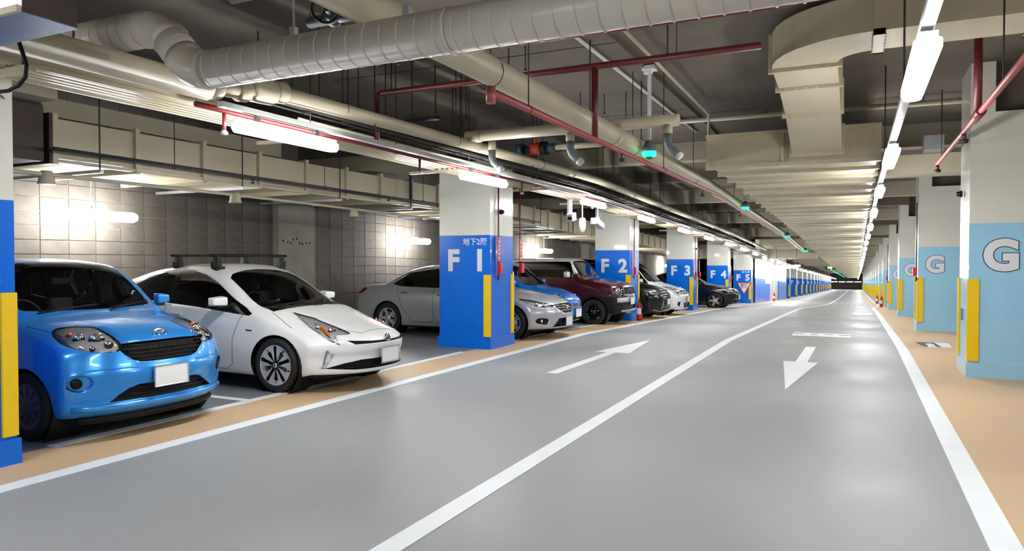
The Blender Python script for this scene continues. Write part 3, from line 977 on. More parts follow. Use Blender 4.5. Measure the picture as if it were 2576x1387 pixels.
# --- silver saloon
P_SD = dict(L=4.73, R=.32, rim=.215, tw=.205, wstyle='multi', wx=(.86, 3.71), cowl=1.25, belt=.93, wst=(2.05, 1.34), paint='p_silver', cabin=1,
    top=[(0, .66), (.08, .73), (.3, .80), (.7, .88), (1.1, .94), (1.25, .96), (1.4, 1.02), (1.75, 1.22), (2.1, 1.385), (2.4, 1.43), (2.8, 1.435), (3.3, 1.36), (3.75, 1.17), (4.05, 1.04), (4.3, 1.03), (4.6, 1.0), (4.73, .88)],
    bot=[(0, .20), (.4, .16), (4.2, .17), (4.73, .3)],
    W=[(0, .84), (.9, .897), (3.4, .897), (4.73, .80)],
    S=[(.16, .95), (.3, .985), (.55, 1), (.78, .985), (.88, .96), (.95, .92), (1.2, .81), (1.38, .71), (1.45, .66)],
    nose=[(.16, .12), (.22, .03), (.30, .0), (.5, .0), (.6, .03), (.7, .07), (.8, .16)],
    tail=[(.2, .1), (.5, .0), (.9, .03), (1.1, .1)], pf=.42, pfe=2.7, pr=.18, crown=.03, hoodcrown=.045,
    ws=[(.66, 1.0), (0, .985), (-.66, 1.0), (-.70, 1.03), (-.55, 1.31), (-.40, 1.38), (0, 1.40), (.40, 1.38), (.55, 1.31), (.70, 1.03)],
    rw=[(-.5, 1.1), (.5, 1.1), (.42, 1.34), (-.42, 1.34)],
    sw=[([(1.62, .955), (2.55, .965), (2.55, 1.34), (2.2, 1.31)], 'dkglass'), ([(2.62, .965), (3.42, .985), (3.62, 1.03), (3.25, 1.26), (2.62, 1.35)], 'dkglass')],
    cuts=[
        ('headlight', [(.10, .45, .66), (.10, .52, .615), (.16, .66, .60), (.30, .78, .62), (.50, .86, .70), (.62, .88, .78), (.40, .82, .76), (.22, .66, .71)], 'O45', 'headlight', .05, 'gloss', 0),
        ('grille', [(-.42, .66), (-.36, .58), (-.18, .49), (.18, .49), (.36, .58), (.42, .66), (.2, .68), (-.2, .68)], 'F', 'dark', .04, 'chrome', 0),
        ('lower_intake', [(-.50, .24), (-.36, .40), (.36, .40), (.50, .24)], 'F', 'dark', .05, 'dark', 0),
        ('fog_recess', [(.58, .40), (.76, .43), (.80, .33), (.62, .28)], 'FF', 'dark', .03, 'dark', 1),
        ('tail_lamp', [(4.28, .93), (4.42, .82), (4.62, .80), (4.68, .93), (4.60, .985)], 'S', 'redlens', 0, None, 1),
        ('window_pillar', [(2.54, .965), (2.63, .965), (2.63, 1.35), (2.54, 1.34)], 'S', 'gloss', 0, None, 0),
    ],
    seams=[[(1.42, .90), (1.45, .6), (1.5, .27), (2.5, .27), (2.58, .5), (2.58, .95)], [(2.58, .5), (2.58, .27), (3.1, .28), (3.35, .6), (3.5, .98)], [(1.3, .26), (3.2, .26)]],
    tseams=[[(.15, .5), (.6, .70), (1.2, .80)], [(.15, -.5), (.6, -.70), (1.2, -.80)]],
    mir=(1.75, 1.03), handles=[(2.4, .82), (3.28, .86)], handlem='chrome')
def silver_saloon():
    C, bv = make_car(P_SD, 'saloon_car', (-5.12, 13.25, 0), 'silver saloon whose middle is hidden by the pillar lettered F 1')
    plate(C, -.015, .33)
    p = onto(bv, (0, 0, .60), (1, 0, 0), .0)
    emblem(C, p, 'x', .085, tilt=.15)
    grille_bars(C, bv, [(-.38, .38), (-.36, .36), (-.27, .27)], [.645, .60, .55], m='chrome', h=.007, off=-.01)
    grille_bars(C, bv, [(-.38, .38), (-.42, .42), (-.45, .45)], [.37, .325, .285], h=.007, off=-.02)
    bulbs(C, bv, [(.20, .66, .655, .04), (.30, .75, .67, .035)])
    for sg in (1, -1):
        o = tag(MB().sphere((0, 0, 0), .04, 12, 8, .6).build('fog_lamp', 'chrome', C)); o.location = onto(bv, (0, sg*.69, .36), (1, 0, 0), -.02)
    return C

# --- bright blue kei hatchback behind the silver saloon
P_KE = dict(L=3.395, R=.27, rim=.18, tw=.155, wstyle='cover', wx=(.72, 3.175-.0), cowl=.80, belt=.96, wst=(1.4, 1.38), paint='p_kei', cabin=1,
    top=[(0, .70), (.08, .79), (.3, .88), (.6, .945), (.80, .98), (.95, 1.06), (1.3, 1.30), (1.5, 1.42), (1.8, 1.47), (2.4, 1.49), (3.0, 1.44), (3.25, 1.2), (3.395, 1.0)],
    bot=[(0, .2), (.4, .18), (3.0, .18), (3.395, .28)],
    W=[(0, .70), (.7, .737), (2.6, .737), (3.395, .69)],
    S=[(.18, .95), (.3, .985), (.55, 1), (.8, .985), (.92, .955), (1.0, .92), (1.2, .87), (1.4, .80), (1.5, .74)],
    nose=[(.18, .1), (.24, .03), (.30, .0), (.5, .0), (.6, .02), (.7, .05), (.85, .14)],
    tail=[(.2, .06), (.5, .0), (.9, .03), (1.5, .12)], pf=.24, pfe=2.8, pr=.12, crown=.03, hoodcrown=.05,
    ws=[(.56, 1.01), (0, .995), (-.56, 1.01), (-.60, 1.04), (-.5, 1.36), (-.36, 1.43), (0, 1.45), (.36, 1.43), (.5, 1.36), (.60, 1.04)],
    sw=[([(1.15, .98), (1.95, .99), (1.95, 1.36), (1.6, 1.36)], 'glass'), ([(2.05, .99), (2.85, 1.02), (2.8, 1.34), (2.05, 1.36)], 'dkglass')],
    cuts=[
        ('headlight', [(.08, .42, .70), (.10, .50, .64), (.18, .64, .64), (.30, .70, .68), (.44, .72, .80), (.30, .68, .84), (.16, .54, .80)], 'O45', 'headlight', .05, 'gloss', 1),
        ('grille', [(-.34, .60), (-.30, .53), (.30, .53), (.34, .60)], 'F', 'dark', .03, 'chrome', 0),
        ('lower_intake', [(-.32, .24), (-.28, .33), (.28, .33), (.32, .24)], 'F', 'dark', .04, 'dark', 0),
    ],
    seams=[[(.95, .9), (.98, .4), (1.1, .25), (1.95, .25), (2.0, .98)]], mir=(1.2, 1.05), handles=[(1.85, .86)])
def kei_hatchback():
    C, bv = make_car(P_KE, 'hatchback_car', (-5.56, 14.97, zf(14.9)), 'small bright blue hatchback tucked between the silver saloon and the maroon crossover')
    plate(C, -.015, .39)
    p = onto(bv, (0, 0, .68), (1, 0, 0), .003)
    emblem(C, p, 'bar', .045, tilt=.2)
    grille_bars(C, bv, [(-.3, .3), (-.3, .3)], [.58, .555], m='chrome', h=.006, off=-.005)
    bulbs(C, bv, [(.17, .57, .73, .05)])
    return C

# --- maroon boxy crossover with a silver roof
P_XB = dict(L=3.76, R=.325, rim=.215, tw=.175, wstyle='black', wx=(.76, 3.19), cowl=.98, belt=1.18, wst=(1.35, 1.56), paint='p_maroon', cabin=1, arch=.05, roofmat='p_roof', two_tone=1.60,
    top=[(0, .99), (.06, 1.05), (.3, 1.10), (.7, 1.15), (.92, 1.17), (1.02, 1.22), (1.2, 1.45), (1.35, 1.60), (1.5, 1.665), (1.9, 1.69), (2.8, 1.69), (3.4, 1.66), (3.6, 1.5), (3.76, 1.2)],
    bot=[(0, .34), (.4, .27), (3.2, .27), (3.76, .36)],
    W=[(0, .80), (.7, .835), (3.0, .835), (3.76, .80)],
    S=[(.27, .96), (.35, .99), (.6, 1), (.9, .99), (1.1, .965), (1.18, .94), (1.4, .90), (1.6, .86), (1.7, .80)],
    nose=[(.27, .09), (.34, .02), (.42, .0), (.6, .0), (.72, .02), (.85, .03), (.95, .05), (1.05, .12)],
    tail=[(.3, .06), (.5, .0), (.9, .03), (1.6, .1)], pf=.20, pfe=3.4, pr=.12, crown=.03, hoodcrown=.04,
    ws=[(.66, 1.23), (0, 1.215), (-.66, 1.23), (-.70, 1.26), (-.63, 1.54), (-.5, 1.61), (0, 1.63), (.5, 1.61), (.63, 1.54), (.70, 1.26)],
    sw=[([(1.28, 1.20), (2.05, 1.20), (2.05, 1.60), (1.42, 1.60)], 'dkglass'), ([(2.08, 1.20), (2.85, 1.20), (2.85, 1.60), (2.08, 1.60)], 'dkglass'), ([(2.9, 1.20), (3.35, 1.22), (3.3, 1.58), (2.9, 1.60)], 'dkglass')],
    cuts=[
        ('headlight', [(.05+.0, .50, .90), (.05, .50, .80), (.08, .56, .73), (.12, .68, .73), (.17, .75, .80), (.17, .75, .91), (.12, .68, .97), (.07, .56, .97)], 'O25', 'headlight', .05, 'gloss', 1),
        ('grille', [(-.44, .95), (-.46, .80), (-.42, .765), (.42, .765), (.46, .80), (.44, .95)], 'F', 'dark', .04, 'chrome', 0),
        ('window_pillar', [(2.04, 1.205), (2.09, 1.205), (2.09, 1.595), (2.04, 1.595)], 'S', 'gloss', 0, None, 0),
        ('window_pillar', [(2.84, 1.205), (2.91, 1.205), (2.91, 1.595), (2.84, 1.595)], 'S', 'gloss', 0, None, 0),
        ('bumper_panel', [(-.72, .695), (-.74, .58), (.74, .58), (.72, .695)], 'F', 'galv', 0, None, 0),
        ('lower_intake', [(-.42, .40), (-.42, .52), (.42, .52), (.42, .40)], 'F', 'dark', .04, 'dark', 0),
    ],
    seams=[[(1.08, 1.1), (1.1, .6), (1.2, .36), (2.0, .36), (2.06, 1.18)]], mir=(1.42, 1.27), mirm='p_roof', mirs=(.13, .2, .19), handles=[(1.9, 1.0), (2.75, 1.0)],
    clad=lambda c: c.z < .60 or (c.z < .80 and min(math.hypot(c.x-.76, c.z-.32), math.hypot(c.x-3.19, c.z-.32)) < .455 and abs(c.y) > .6) or (c.x < .75 and c.z < .72))
def maroon_crossover():
    C, bv = make_car(P_XB, 'crossover_car', (-5.2, 17.95, zf(17.9)), 'maroon boxy crossover with silver roof in front of the pillar lettered F 2')
    plate(C, -.02, .60)
    p = onto(bv, (0, 0, .87), (1, 0, 0), -.01)
    emblem(C, p, 'bar', .05)
    grille_bars(C, bv, [(-.42, .42)]*4, [.92, .885, .845, .805], m='dark', h=.008, off=-.01)
    grille_bars(C, bv, [(-.45, .45), (-.45, .45)], [.955, .76], m='chrome', h=.012, off=.004)
    q = MB(); q.tube([onto(bv, (0, -.6+.15*k, .36), (1, 0, 0), .0) for k in range(9)], .028, 8); q.build('skid_plate', 'galv', C)
    bulbs(C, bv, [(.10, .60, .87, .07), (.12, .66, .78, .045)])
    for sg in (1, -1):
        pass
    return C

# --- tall minivans and the others beyond F 2
def van_spec(L, H, Wd, paint_, R, hoodz=.98, cowl=.95, style='multi', wst=(1.6, 0)):
    h = Wd/2
    return dict(L=L, R=R, rim=R*.68, tw=.205, wstyle=style, wx=(.88, L-1.0), cowl=cowl, belt=hoodz+.06, wst=(1.6, H-.2), paint=paint_, cabin=1,
        top=[(0, hoodz-.2), (.08, hoodz-.12), (.35, hoodz-.04), (cowl*.82, hoodz+.04), (cowl, hoodz+.07), (cowl+.15, hoodz+.16), (cowl+.65, H-.24), (cowl+.95, H-.07), (cowl+1.4, H-.01), (L*.6, H), (L-.5, H-.05), (L-.15, H-.35), (L, hoodz)],
        bot=[(0, .22), (.4, .17), (L-.5, .18), (L, .3)],
        W=[(0, h-.05), (.9, h), (L-.8, h), (L, h-.07)],
        S=[(.17, .95), (.3, .985), (.6, 1), (hoodz-.1, .985), (hoodz+.05, .95), (hoodz+.3, .90), (H-.15, .82), (H, .76)],
        nose=[(.17, .1), (.23, .03), (.3, .0), (.6, .0), (hoodz-.2, .05), (hoodz-.1, .12)],
        tail=[(.2, .06), (.5, .0), (1, .03), (H-.1, .1)], pf=.30, pfe=3.0, pr=.12, crown=.03, hoodcrown=.05,
        ws=[(h-.2, hoodz+.12), (0, hoodz+.10), (-h+.2, hoodz+.12), (-h+.15, hoodz+.16), (-h+.26, H-.20), (-h+.42, H-.11), (0, H-.09), (h-.42, H-.11), (h-.26, H-.20), (h-.15, hoodz+.16)],
        sw=[([(cowl+.30, hoodz+.06), (cowl+1.25, hoodz+.06), (cowl+1.25, H-.18), (cowl+.80, H-.22)], 'dkglass'), ([(cowl+1.33, hoodz+.06), (cowl+2.3, hoodz+.06), (cowl+2.3, H-.18), (cowl+1.33, H-.18)], 'dkglass')],
        mir=(cowl+.5, hoodz+.16), seams=[[(1.25, hoodz-.05), (1.3, .3), (2.1, .3), (2.15, hoodz)]], handles=[(2.0, hoodz-.12)])
def black_minivan():
    P = van_spec(4.75, 1.80, 1.85, 'p_black', .335, 1.0)
    P['cuts'] = [
        ('headlight', [(.07, .5, .80), (.08, .56, .74), (.18, .74, .74), (.32, .86, .78), (.55, .9, .88), (.36, .86, .88), (.16, .7, .85)], 'O45', 'headlight', .04, 'gloss', 0),
        ('grille', [(-.50, .82), (-.36, .58), (-.52, .30), (.52, .30), (.36, .58), (.50, .82), (.2, .85), (-.2, .85)], 'F', 'dark', .04, 'chrome', 0)]
    C, bv = make_car(P, 'minivan_car', (-5.05, 21.25, zf(21.2)), 'glossy black minivan with chrome edged grille just past the pillar lettered F 2')
    plate(C, -.02, .50)
    grille_bars(C, bv, [(-.44, .44), (-.40, .40), (-.36, .36), (-.34, .34), (-.37, .37), (-.42, .42), (-.46, .46)], [.79, .72, .65, .58, .50, .43, .36], m='chrome', h=.007, off=-.012)
    for sg in (1, -1):
        q = MB(); seam(q, bv, [(0, sg*.50, .83), (0, sg*.36, .58), (0, sg*.52, .29)], (1, 0, 0), r=.014, n=6); q.build('grille_trim', 'chrome', C)
    q = MB(); seam(q, bv, [(0, -.80, .30), (0, -.56, .235), (0, .56, .235), (0, .80, .30)], (1, 0, 0), r=.012, n=6); q.build('bumper_trim', 'chrome', C)
    bulbs(C, bv, [(.17, .70, .80, .035), (.28, .79, .82, .035)])
    fog_lamp(C, bv, .72, .38)
    return C
def white_minivan():
    P = van_spec(4.6, 1.82, 1.74, 'p_white2', .32, .98, .80)
    P['cuts'] = [
        ('headlight', [(.06, .45, .86), (.05, .48, .70), (.12, .66, .64), (.22, .76, .70), (.36, .82, .86), (.50, .84, .96), (.26, .72, .94)], 'O45', 'headlight', .05, 'gloss', 0),
        ('grille', [(-.42, .83), (-.36, .68), (.36, .68), (.42, .83)], 'F', 'dark', .03, 'chrome', 0),
        ('lower_intake', [(-.36, .26), (-.40, .42), (.40, .42), (.36, .26)], 'F', 'dark', .04, 'dark', 0),
        ('fog_recess', [(.56, .46), (.66, .46), (.68, .36), (.60, .30)], 'FF', 'dark', .03, 'dark', 0)]
    C, bv = make_car(P, 'minivan_car', (-5.0, 23.75, zf(23.7)), 'white minivan with horizontal chrome grille bars beside the black minivan')
    plate(C, -.02, .53)
    grille_bars(C, bv, [(-.42, .42), (-.40, .40), (-.38, .38), (-.36, .36)], [.825, .78, .735, .69], m='chrome', h=.014, off=.0)
    bulbs(C, bv, [(.14, .60, .76, .05), (.2, .66, .86, .045)])
    q = MB(); seam(q, bv, [(0, -.74, .24), (0, 0, .21), (0, .74, .24)], (1, 0, 0), r=.03, n=6); q.build('bumper_lip', 'p_white2', C)
    return C
def black_wagon():
    P = van_spec(4.4, 1.62, 1.74, 'p_black', .31, .92, 1.0)
    P['cuts'] = [('headlight', [(.08, .48, .74), (.12, .66, .66), (.3, .8, .70), (.5, .84, .82), (.3, .8, .82)], 'O45', 'headlight', .04, 'gloss', 0)]
    C, bv = make_car(P, 'wagon_car', (-5.75, 26.2, zf(26.2)), 'black wagon set back between the white minivan and the pillar lettered F 3')
    plate(C, -.02, .45)
    return C
def black_saloon():
    P = dict(P_SD); P['paint'] = 'p_black'; P['wstyle'] = 'dark5'; P['R'] = .335; P['rim'] = .235; P['lev'] = 1
    P['top'] = [(a, b+.08 if a < 1.3 else b+.1) for a, b in P_SD['top']]
    P['nose'] = [(z+(.1 if z > .4 else 0), d) for z, d in P_SD['nose']]
    P['ws'] = [(a, b+.1) for a, b in P_SD['ws']]
    P['sw'] = [([(a, b+.1) for a, b in pl], k) for pl, k in P_SD['sw']]
    P['belt'] = 1.03; P['wst'] = (2.05, 1.44); P['mir'] = (1.75, 1.12)
    P['handles'] = [(2.4, .9), (3.28, .94)]; P['handlem'] = 'p_black'
    P.pop('rw')
    P['S'] = [(z+(.08 if z > .5 else 0), s_) for z, s_ in P_SD['S']]
    P['cuts'] = [
        ('headlight', [(.10, .45, .78), (.10, .52, .70), (.16, .66, .69), (.30, .78, .70), (.56, .87, .84), (.40, .82, .85), (.22, .66, .82)], 'O45', 'headlight', .05, 'gloss', 0),
        ('grille', [(-.42, .76), (-.40, .56), (.40, .56), (.42, .76)], 'F', 'dark', .04, 'chrome', 0),
        ('lower_intake', [(-.55, .25), (-.5, .40), (.5, .40), (.55, .25)], 'F', 'dark', .05, 'dark', 0)]
    C, bv = make_car(P, 'saloon_car', (-4.5, 31.7, zf(31.7)), 'black saloon nosing over the lane line between pillars F 3 and F 4')
    plate(C, -.02, .48)
    grille_bars(C, bv, [(-.40, .40)]*4, [.74, .69, .64, .59], m='chrome', h=.009, off=-.005)
    grille_bars(C, bv, [(-.5, .5), (-.6, .6)], [.40, .24], m='chrome', h=.01, off=.0)
    bulbs(C, bv, [(.20, .66, .75, .04), (.30, .75, .76, .04)])
    return C
# ------------------------------------------------------------------ the setting: floor, ceiling, walls
SLAB = 4.05
WX = -10.2            # face of the block wall
def strip_mesh(zones, y0, y1, step=4.0, z=0.0):
    """zones: (x0, x1, material index)"""
    ys = sorted(set([y0+step*i for i in range(int((y1-y0)/step)+1)]+[k for k in KY if y0 < k < y1]+[y1]))
    q = MB()
    for x0, x1, mi in zones:
        q.mi = mi
        vs = []
        for y in ys: vs += [(x0, y, z+zf(y)), (x1, y, z+zf(y))]
        q.add(vs, [(2*i, 2*i+1, 2*i+3, 2*i+2) for i in range(len(ys)-1)])
    return q
q = strip_mesh([(WX-.2, -5.87, 1), (-5.87, -5.06, 2), (-5.06, .72, 0), (.72, 2.5, 2), (2.5, 8.2, 1)], -8, 204)
FLOOR = tag(q.build('floor', ['lane', 'bay', 'ochre'], fix=False), kind='structure')
q = MB(); q.lbox(WX-.2, 8.2, -8, 204, SLAB, SLAB+.25)
CEIL = tag(q.build('ceiling', 'slab'), kind='structure')
# shallow lighter soffit panel with recessed joints between the slab beams, left of the lane centre
for i, (y0, y1) in enumerate([(-8+4*k, -8+4*k+3.96) for k in range(6)]):
    for (x0, x1) in ((-6.6, -4.45), (-4.41, -2.5)):
        q = MB(); q.lbox(x0, x1, y0, y1, SLAB-.04, SLAB+.01); q.build('slab_panel', 'slab', CEIL)
for y in [15.3, 23.5, 31.9, 40.2, 48.6, 57, 65.4, 73.8, 82.2, 90.6, 99]:
    z = zf(y)
    q = MB(); q.box(-6.6, 8.2, y-.2, y+.2, 3.64+z, SLAB+z+.01); q.build('cross_beam', 'beam', CEIL)
for y in [19.55, 27.95, 36.3, 44.7, 69.9, 78.3]:
    z = zf(y)
    q = MB(); q.box(-6.6, 1.6, y-.18, y+.18, 3.8+z, SLAB+z+.01); q.build('cross_beam', 'slab', CEIL)

# block wall behind the parking bays
q = MB(); q.lbox(WX-.35, WX-.02, -8, 204, -.1, SLAB+.05)
WALLL = tag(q.build('wall_left', 'mortar'), kind='structure')
BH, BL = .20, .405
bmh = MB(); bmh.cbox((0, 0, 0), (.04, BL-.010, BH-.010))
BM = [bmh.mesh('block', [M['block']], bevel=.004) for _ in range(1)][0]
PILY = [(2.05+8.5*k, 3.1+8.5*k) for k in range(-1, 1)]+[(10.56, 11.55), (18.95, 20.0), (27.4, 28.4), (35.7, 36.7), (44.1, 45.1)]
def inpil(y): return any(a-.15 < y < b+.15 for a, b in PILY)
cand = []
for r in range(0, 20):
    z = .0+BH*(r+.5)
    for c in range(0, 90):
        y = 1.9+BL*c
        if inpil(y): continue
        cand.append((r, c, y, z+zf(y)))
near = [b for b in cand if 1.15 < b[3]-zf(b[2]) < 2.75 and b[2] < 20.5]
near.sort(key=lambda b: b[2])
near = near[:296]
ns = set((b[0], b[1]) for b in near)
for (r, c, y, z) in near:
    o = link('block', BM, WALLL)
    o.location = (WX-.027+random.uniform(-.002, .002), y, z)
q = MB()
for (r, c, y, z) in cand:
    if (r, c) in ns: continue
    q.cbox((WX-.027+random.uniform(-.002, .002), y, z), (.04, BL-.010, BH-.010))
tag(q.build('block_courses', 'block', WALLL, fix=False), kind='stuff')
for a, b in PILY:
    q = MB(); q.box(WX-.05, WX+.14, a, b, zf(a)-.1, SLAB+zf(a)+.05)
    q.build('pilaster', 'pil', WALLL)
# bolt marks on the bare pilaster
q = MB()
for i, (dy, dz) in enumerate([(0, 0), (.13, -.02), (.21, -.04), (.28, .03), (.38, .05), (.46, -.04), (.54, -.05), (.66, -.03), (.76, -.02)]):
    q.lathe([(.001, .004), (.022, .003), (.024, 0)], 7, 'x', (WX+.141, 10.68+dy, 1.90+dz))
tag(q.build('bolt_marks', 'dark', WALLL), kind='stuff')
q = MB(); q.lbox(7.4, 7.7, -8, 204, -.1, SLAB+.05)
tag(q.build('wall_right', 'pil'), kind='structure')
q = MB(); q.box(WX-.3, 8, -8.3, -8, -.1, SLAB+.1)
tag(q.build('wall_back', 'pil'), kind='structure')
q = MB(); q.box(WX-.3, 8, 204, 204.3, zf(204)-.1, SLAB+zf(204)+.1)
tag(q.build('wall_front', 'brown'), kind='structure')

# bay beams over the parked cars, from each pillar to the wall
FY = [2.3, 10.85, 19.2, 27.6, 35.9, 44.3]
FY2 = [71.5+8.6*k for k in range(15)]
GY = [2.5, 10.95, 19.5, 27.9, 36.3, 44.7]+[53.1+8.45*k for k in range(17)]
for y in FY+FY2:
    z = zf(y)
    q = MB(); q.box(WX-.02, -6.60, y+.2, y+.75, 3.2+z, 3.5+z); q.build('bay_beam', 'beam', CEIL)
    q = MB(); q.box(WX-.02, -6.0, y+.25, y+.7, 3.5+z, SLAB+z+.01); q.box(-6.6, -6.0, y+.26, y+.69, 3.2+z, 3.5+z); q.build('bay_beam', 'slab', CEIL)
q = MB(); q.box(-9.9, -7.95, 4.3, 5.0, 3.28, SLAB+.01); q.build('bay_beam', 'beam', CEIL)
for y in GY:
    z = zf(y)
    q = MB(); q.box(1.6, 7.45, y+.35, y+.85, 3.41+z, SLAB+z+.01); q.build('bay_beam', 'slab', CEIL)

# ------------------------------------------------------------------ painted lines on the floor
def line_obj(name, pts, wd, label, group=None, z=.004, m='line', cat='road marking'):
    """ribbon following the floor"""
    P_ = []
    for (a, b) in zip(pts, pts[1:]):
        P_.append(a)
        for k in KY:
            if a[1] < k < b[1]:
                t = (k-a[1])/(b[1]-a[1]); P_.append((a[0]+(b[0]-a[0])*t, k))
        n = int((b[1]-a[1])/4)
        for i in range(1, n):
            yy = a[1]+(b[1]-a[1])*i/n
            if all(abs(yy-k) > .01 for k in KY): P_.append((a[0]+(b[0]-a[0])*i/n, yy))
    P_.append(pts[-1])
    P_ = sorted(set(P_), key=lambda p: p[1]) if all(p[1] < q_[1] for p, q_ in zip(pts, pts[1:])) else P_
    vs = []
    for i, p in enumerate(P_):
        a = P_[max(0, i-1)]; b = P_[min(len(P_)-1, i+1)]
        d = Vector((b[0]-a[0], b[1]-a[1])).normalized()
        nx_, ny_ = d.y*wd/2, -d.x*wd/2
        for s in (-1, 1):
            x, y = p[0]+s*nx_, p[1]+s*ny_
            vs.append((x, y, zf(y)+z))
    q = MB(); q.add(vs, [(2*i, 2*i+1, 2*i+3, 2*i+2) for i in range(len(P_)-1)])
    o = q.build(name, m, fix=False)
    md = o.modifiers.new('t', 'SOLIDIFY'); md.thickness = .003; md.offset = -1
    return tag(o, label, cat, group)
line_obj('edge_line', [(-5.06, -6), (-5.06, 36.5), (-4.85, 42), (-5.0, 60), (-5.06, 203)], .165, 'long white edge line along the ochre strip on the parked car side')
line_obj('centre_line', [(-2.19, -6), (-2.18, 34.5), (-1.95, 38), (-1.6, 45), (-1.5, 49), (-1.7, 203)], .15, 'white centre line running down the middle of the grey lane')
line_obj('edge_line', [(.715, -6), (.72, 38.2), (1.16, 45.2), (1.18, 203)], .16, 'white edge line beside the light blue pillars, with a kink far down the lane')
bl = [(-5.865, 3.6, 10.35), (-5.865, 12.2, 18.8), (-5.865, 20.6, 27.2), (-5.865, 29, 35.6), (-5.865, 37.3, 43.9)]
lb = ['white bay line in front of the sky blue and the white car', 'white bay line in front of the silver saloon', 'white bay line in front of the two minivans', 'white bay line in front of the black saloon', 'white bay line in front of the empty bays before the pillar lettered F 5']
for (x, a, b), l_ in zip(bl, lb): line_obj('bay_line', [(x, a), (x, b)], .12, l_)
def cross_line(x0, x1, y, label, wd=.1, group=None):
    q = MB(); z = zf(y); q.box(x0, x1, y-wd/2, y+wd/2, z+.001, z+.004)
    return tag(q.build('bay_divider', 'line'), label, 'road marking', group)
for y, l_ in [(5.72, 'white bay divider between the sky blue and the white car'), (8.25, 'white bay divider on the far side of the white car'), (14.2, 'white bay divider beside the silver saloon'), (16.3, 'white bay divider beside the maroon crossover'), (22.5, 'white bay divider between the two minivans'), (30.4, 'white bay divider beside the black saloon')]:
    cross_line(-9.9, -5.925, y, l_)
cross_line(2.5, 7, 16.6, 'white bay line on the floor behind the nearest light blue pillar', .16)
def arrow(pts, label):
    q = MB(); q.prism(pts, .001, .005, 'z')
    return tag(q.build('arrow_marking', 'line'), label, 'road marking')
arrow([(-3.745, 8.87), (-3.585, 8.87), (-3.55, 11.33), (-3.40, 11.36), (-3.51, 13.43), (-3.85, 11.33), (-3.69, 11.25)][0:3]+[(-3.32, 11.33), (-3.53, 13.43), (-3.90, 11.33), (-3.70, 11.33)], 'white arrow in the left lane pointing away down the lane')
arrow([(-.79, 13.57), (-.81, 11.47), (-.98, 11.47), (-.74, 8.91), (-.50, 11.47), (-.65, 11.47), (-.63, 13.57)], 'white arrow in the right lane pointing towards the viewer')
t = root('floor_sign', (-.66, 16.6, zf(16.6)+.001), 'white painted panel with blue lettering across the right lane beyond the arrow', 'floor sign')
t.rotation_euler = (-.027, 0, 0)
q = MB(); q.box(-.565, .565, -.5, .5, .001, .006); q.build('panel', 'line', t)
M['signblue'] = mat('sign_blue', (60, 80, 170), .5)
text('lettering', 'ゆっくり', .30, 'signblue', (0, .1, .008), (0, 0, PI), t, .001, .006)
t = root('floor_sign', (1.27, 14.95, zf(14.95)+.001), 'grey and white pictogram panel on the ochre floor beside the pillar lettered G 3', 'floor sign')
q = MB(); q.prism([(-.25, .55), (.05, .55), (.12, -.55), (-.13, -.55)], .001, .005, 'z'); q.build('dark_panel', 'letdark', t)
q = MB(); q.prism([(.052, .55), (.28, .55), (.25, -.55), (.122, -.55)], .001, .005, 'z'); q.build('white_panel', 'line', t)
q = MB()
q.lathe([(.001, .008), (.045, .008), (.045, .005)], 14, 'z', (-.05, .32, 0))
q.prism([(-.12, .24), (.02, .24), (.0, -.05), (.04, -.4), (-.02, -.4), (-.05, -.1), (-.07, -.4), (-.12, -.4), (-.1, -.05)], .005, .008, 'z')
q.build('pictogram', 'line', t)

# ------------------------------------------------------------------ pillars
def pillar(x0, y0, wx_, wy, band, txt, label, group=None, side_='F', level=False, detail=2, xtop=SLAB):
    z = zf(y0)
    t = root('concrete_pillar', (x0, y0, z), label, 'pillar', group)
    bh = 1.95 if side_ == 'F' else 1.99
    top = 3.22 if side_ == 'F' else 3.41
    q = MB(); q.box(0, wx_, 0, wy, bh, top)
    if side_ == 'G': q.box(0, .27, 0, wy, top, SLAB)
    q.build('upper_shaft', 'offwhite', t)
    q = MB(); q.box(-.001, wx_+.001, -.001, wy+.001, .18, bh); q.build('painted_band', band, t)
    q = MB(); q.hexa([(-.028, -.028, -.3), (wx_+.028, -.028, -.3), (wx_+.028, wy+.028, -.3), (-.028, wy+.028, -.3), (-.022, -.022, .19), (wx_+.022, -.022, .19), (wx_+.022, wy+.022, .19), (-.022, wy+.022, .19)])
    q.build('plinth', band, t)
    gx = wx_ if side_ == 'F' else 0
    s = 1 if side_ == 'F' else -1
    a, b = gx+s*.02, gx-s*.115
    q = MB(); q.box(min(a, b), max(a, b), -.026, 0, .21, 1.27); q.build('corner_guard', 'yellow', t, bevel=.004)
    q = MB(); q.box(min(gx, gx+s*.026), max(gx, gx+s*.026), wy-.105, wy+.004, .21, 1.27); q.build('corner_guard', 'yellow', t, bevel=.004)
    if txt:
        if side_ == 'F':
            text('lettering', txt, .50, 'letter', (wx_*.545, -.005, 1.50), (PI/2, 0, 0), t, .003, .021, 1.0, 1.0)
        else:
            text('lettering_outline', txt, .53, 'letdark', (.63, -.004, 1.56), (PI/2, 0, 0), t, .002, .036)
            text('lettering', txt, .53, 'letter', (.63, -.007, 1.56), (PI/2, 0, 0), t, .003, .024)
    if level:
        text('floor_name', '地下2階', .135, 'letter', (wx_*.71, -.005, 1.83), (PI/2, 0, 0), t, .002, .0015)
    return t
FT = ['', 'F  1', 'F  2', 'F  3', 'F  4', 'F  5']
FL = ['blue banded pillar cut off by the left edge of the picture', 'large blue banded pillar lettered F 1 between the white and the silver car', 'blue banded pillar lettered F 2 behind the maroon crossover',
      'blue banded pillar lettered F 3 behind the white minivan', 'blue banded pillar lettered F 4 behind the black saloon', 'blue banded pillar lettered F 5 with the red triangle sign']
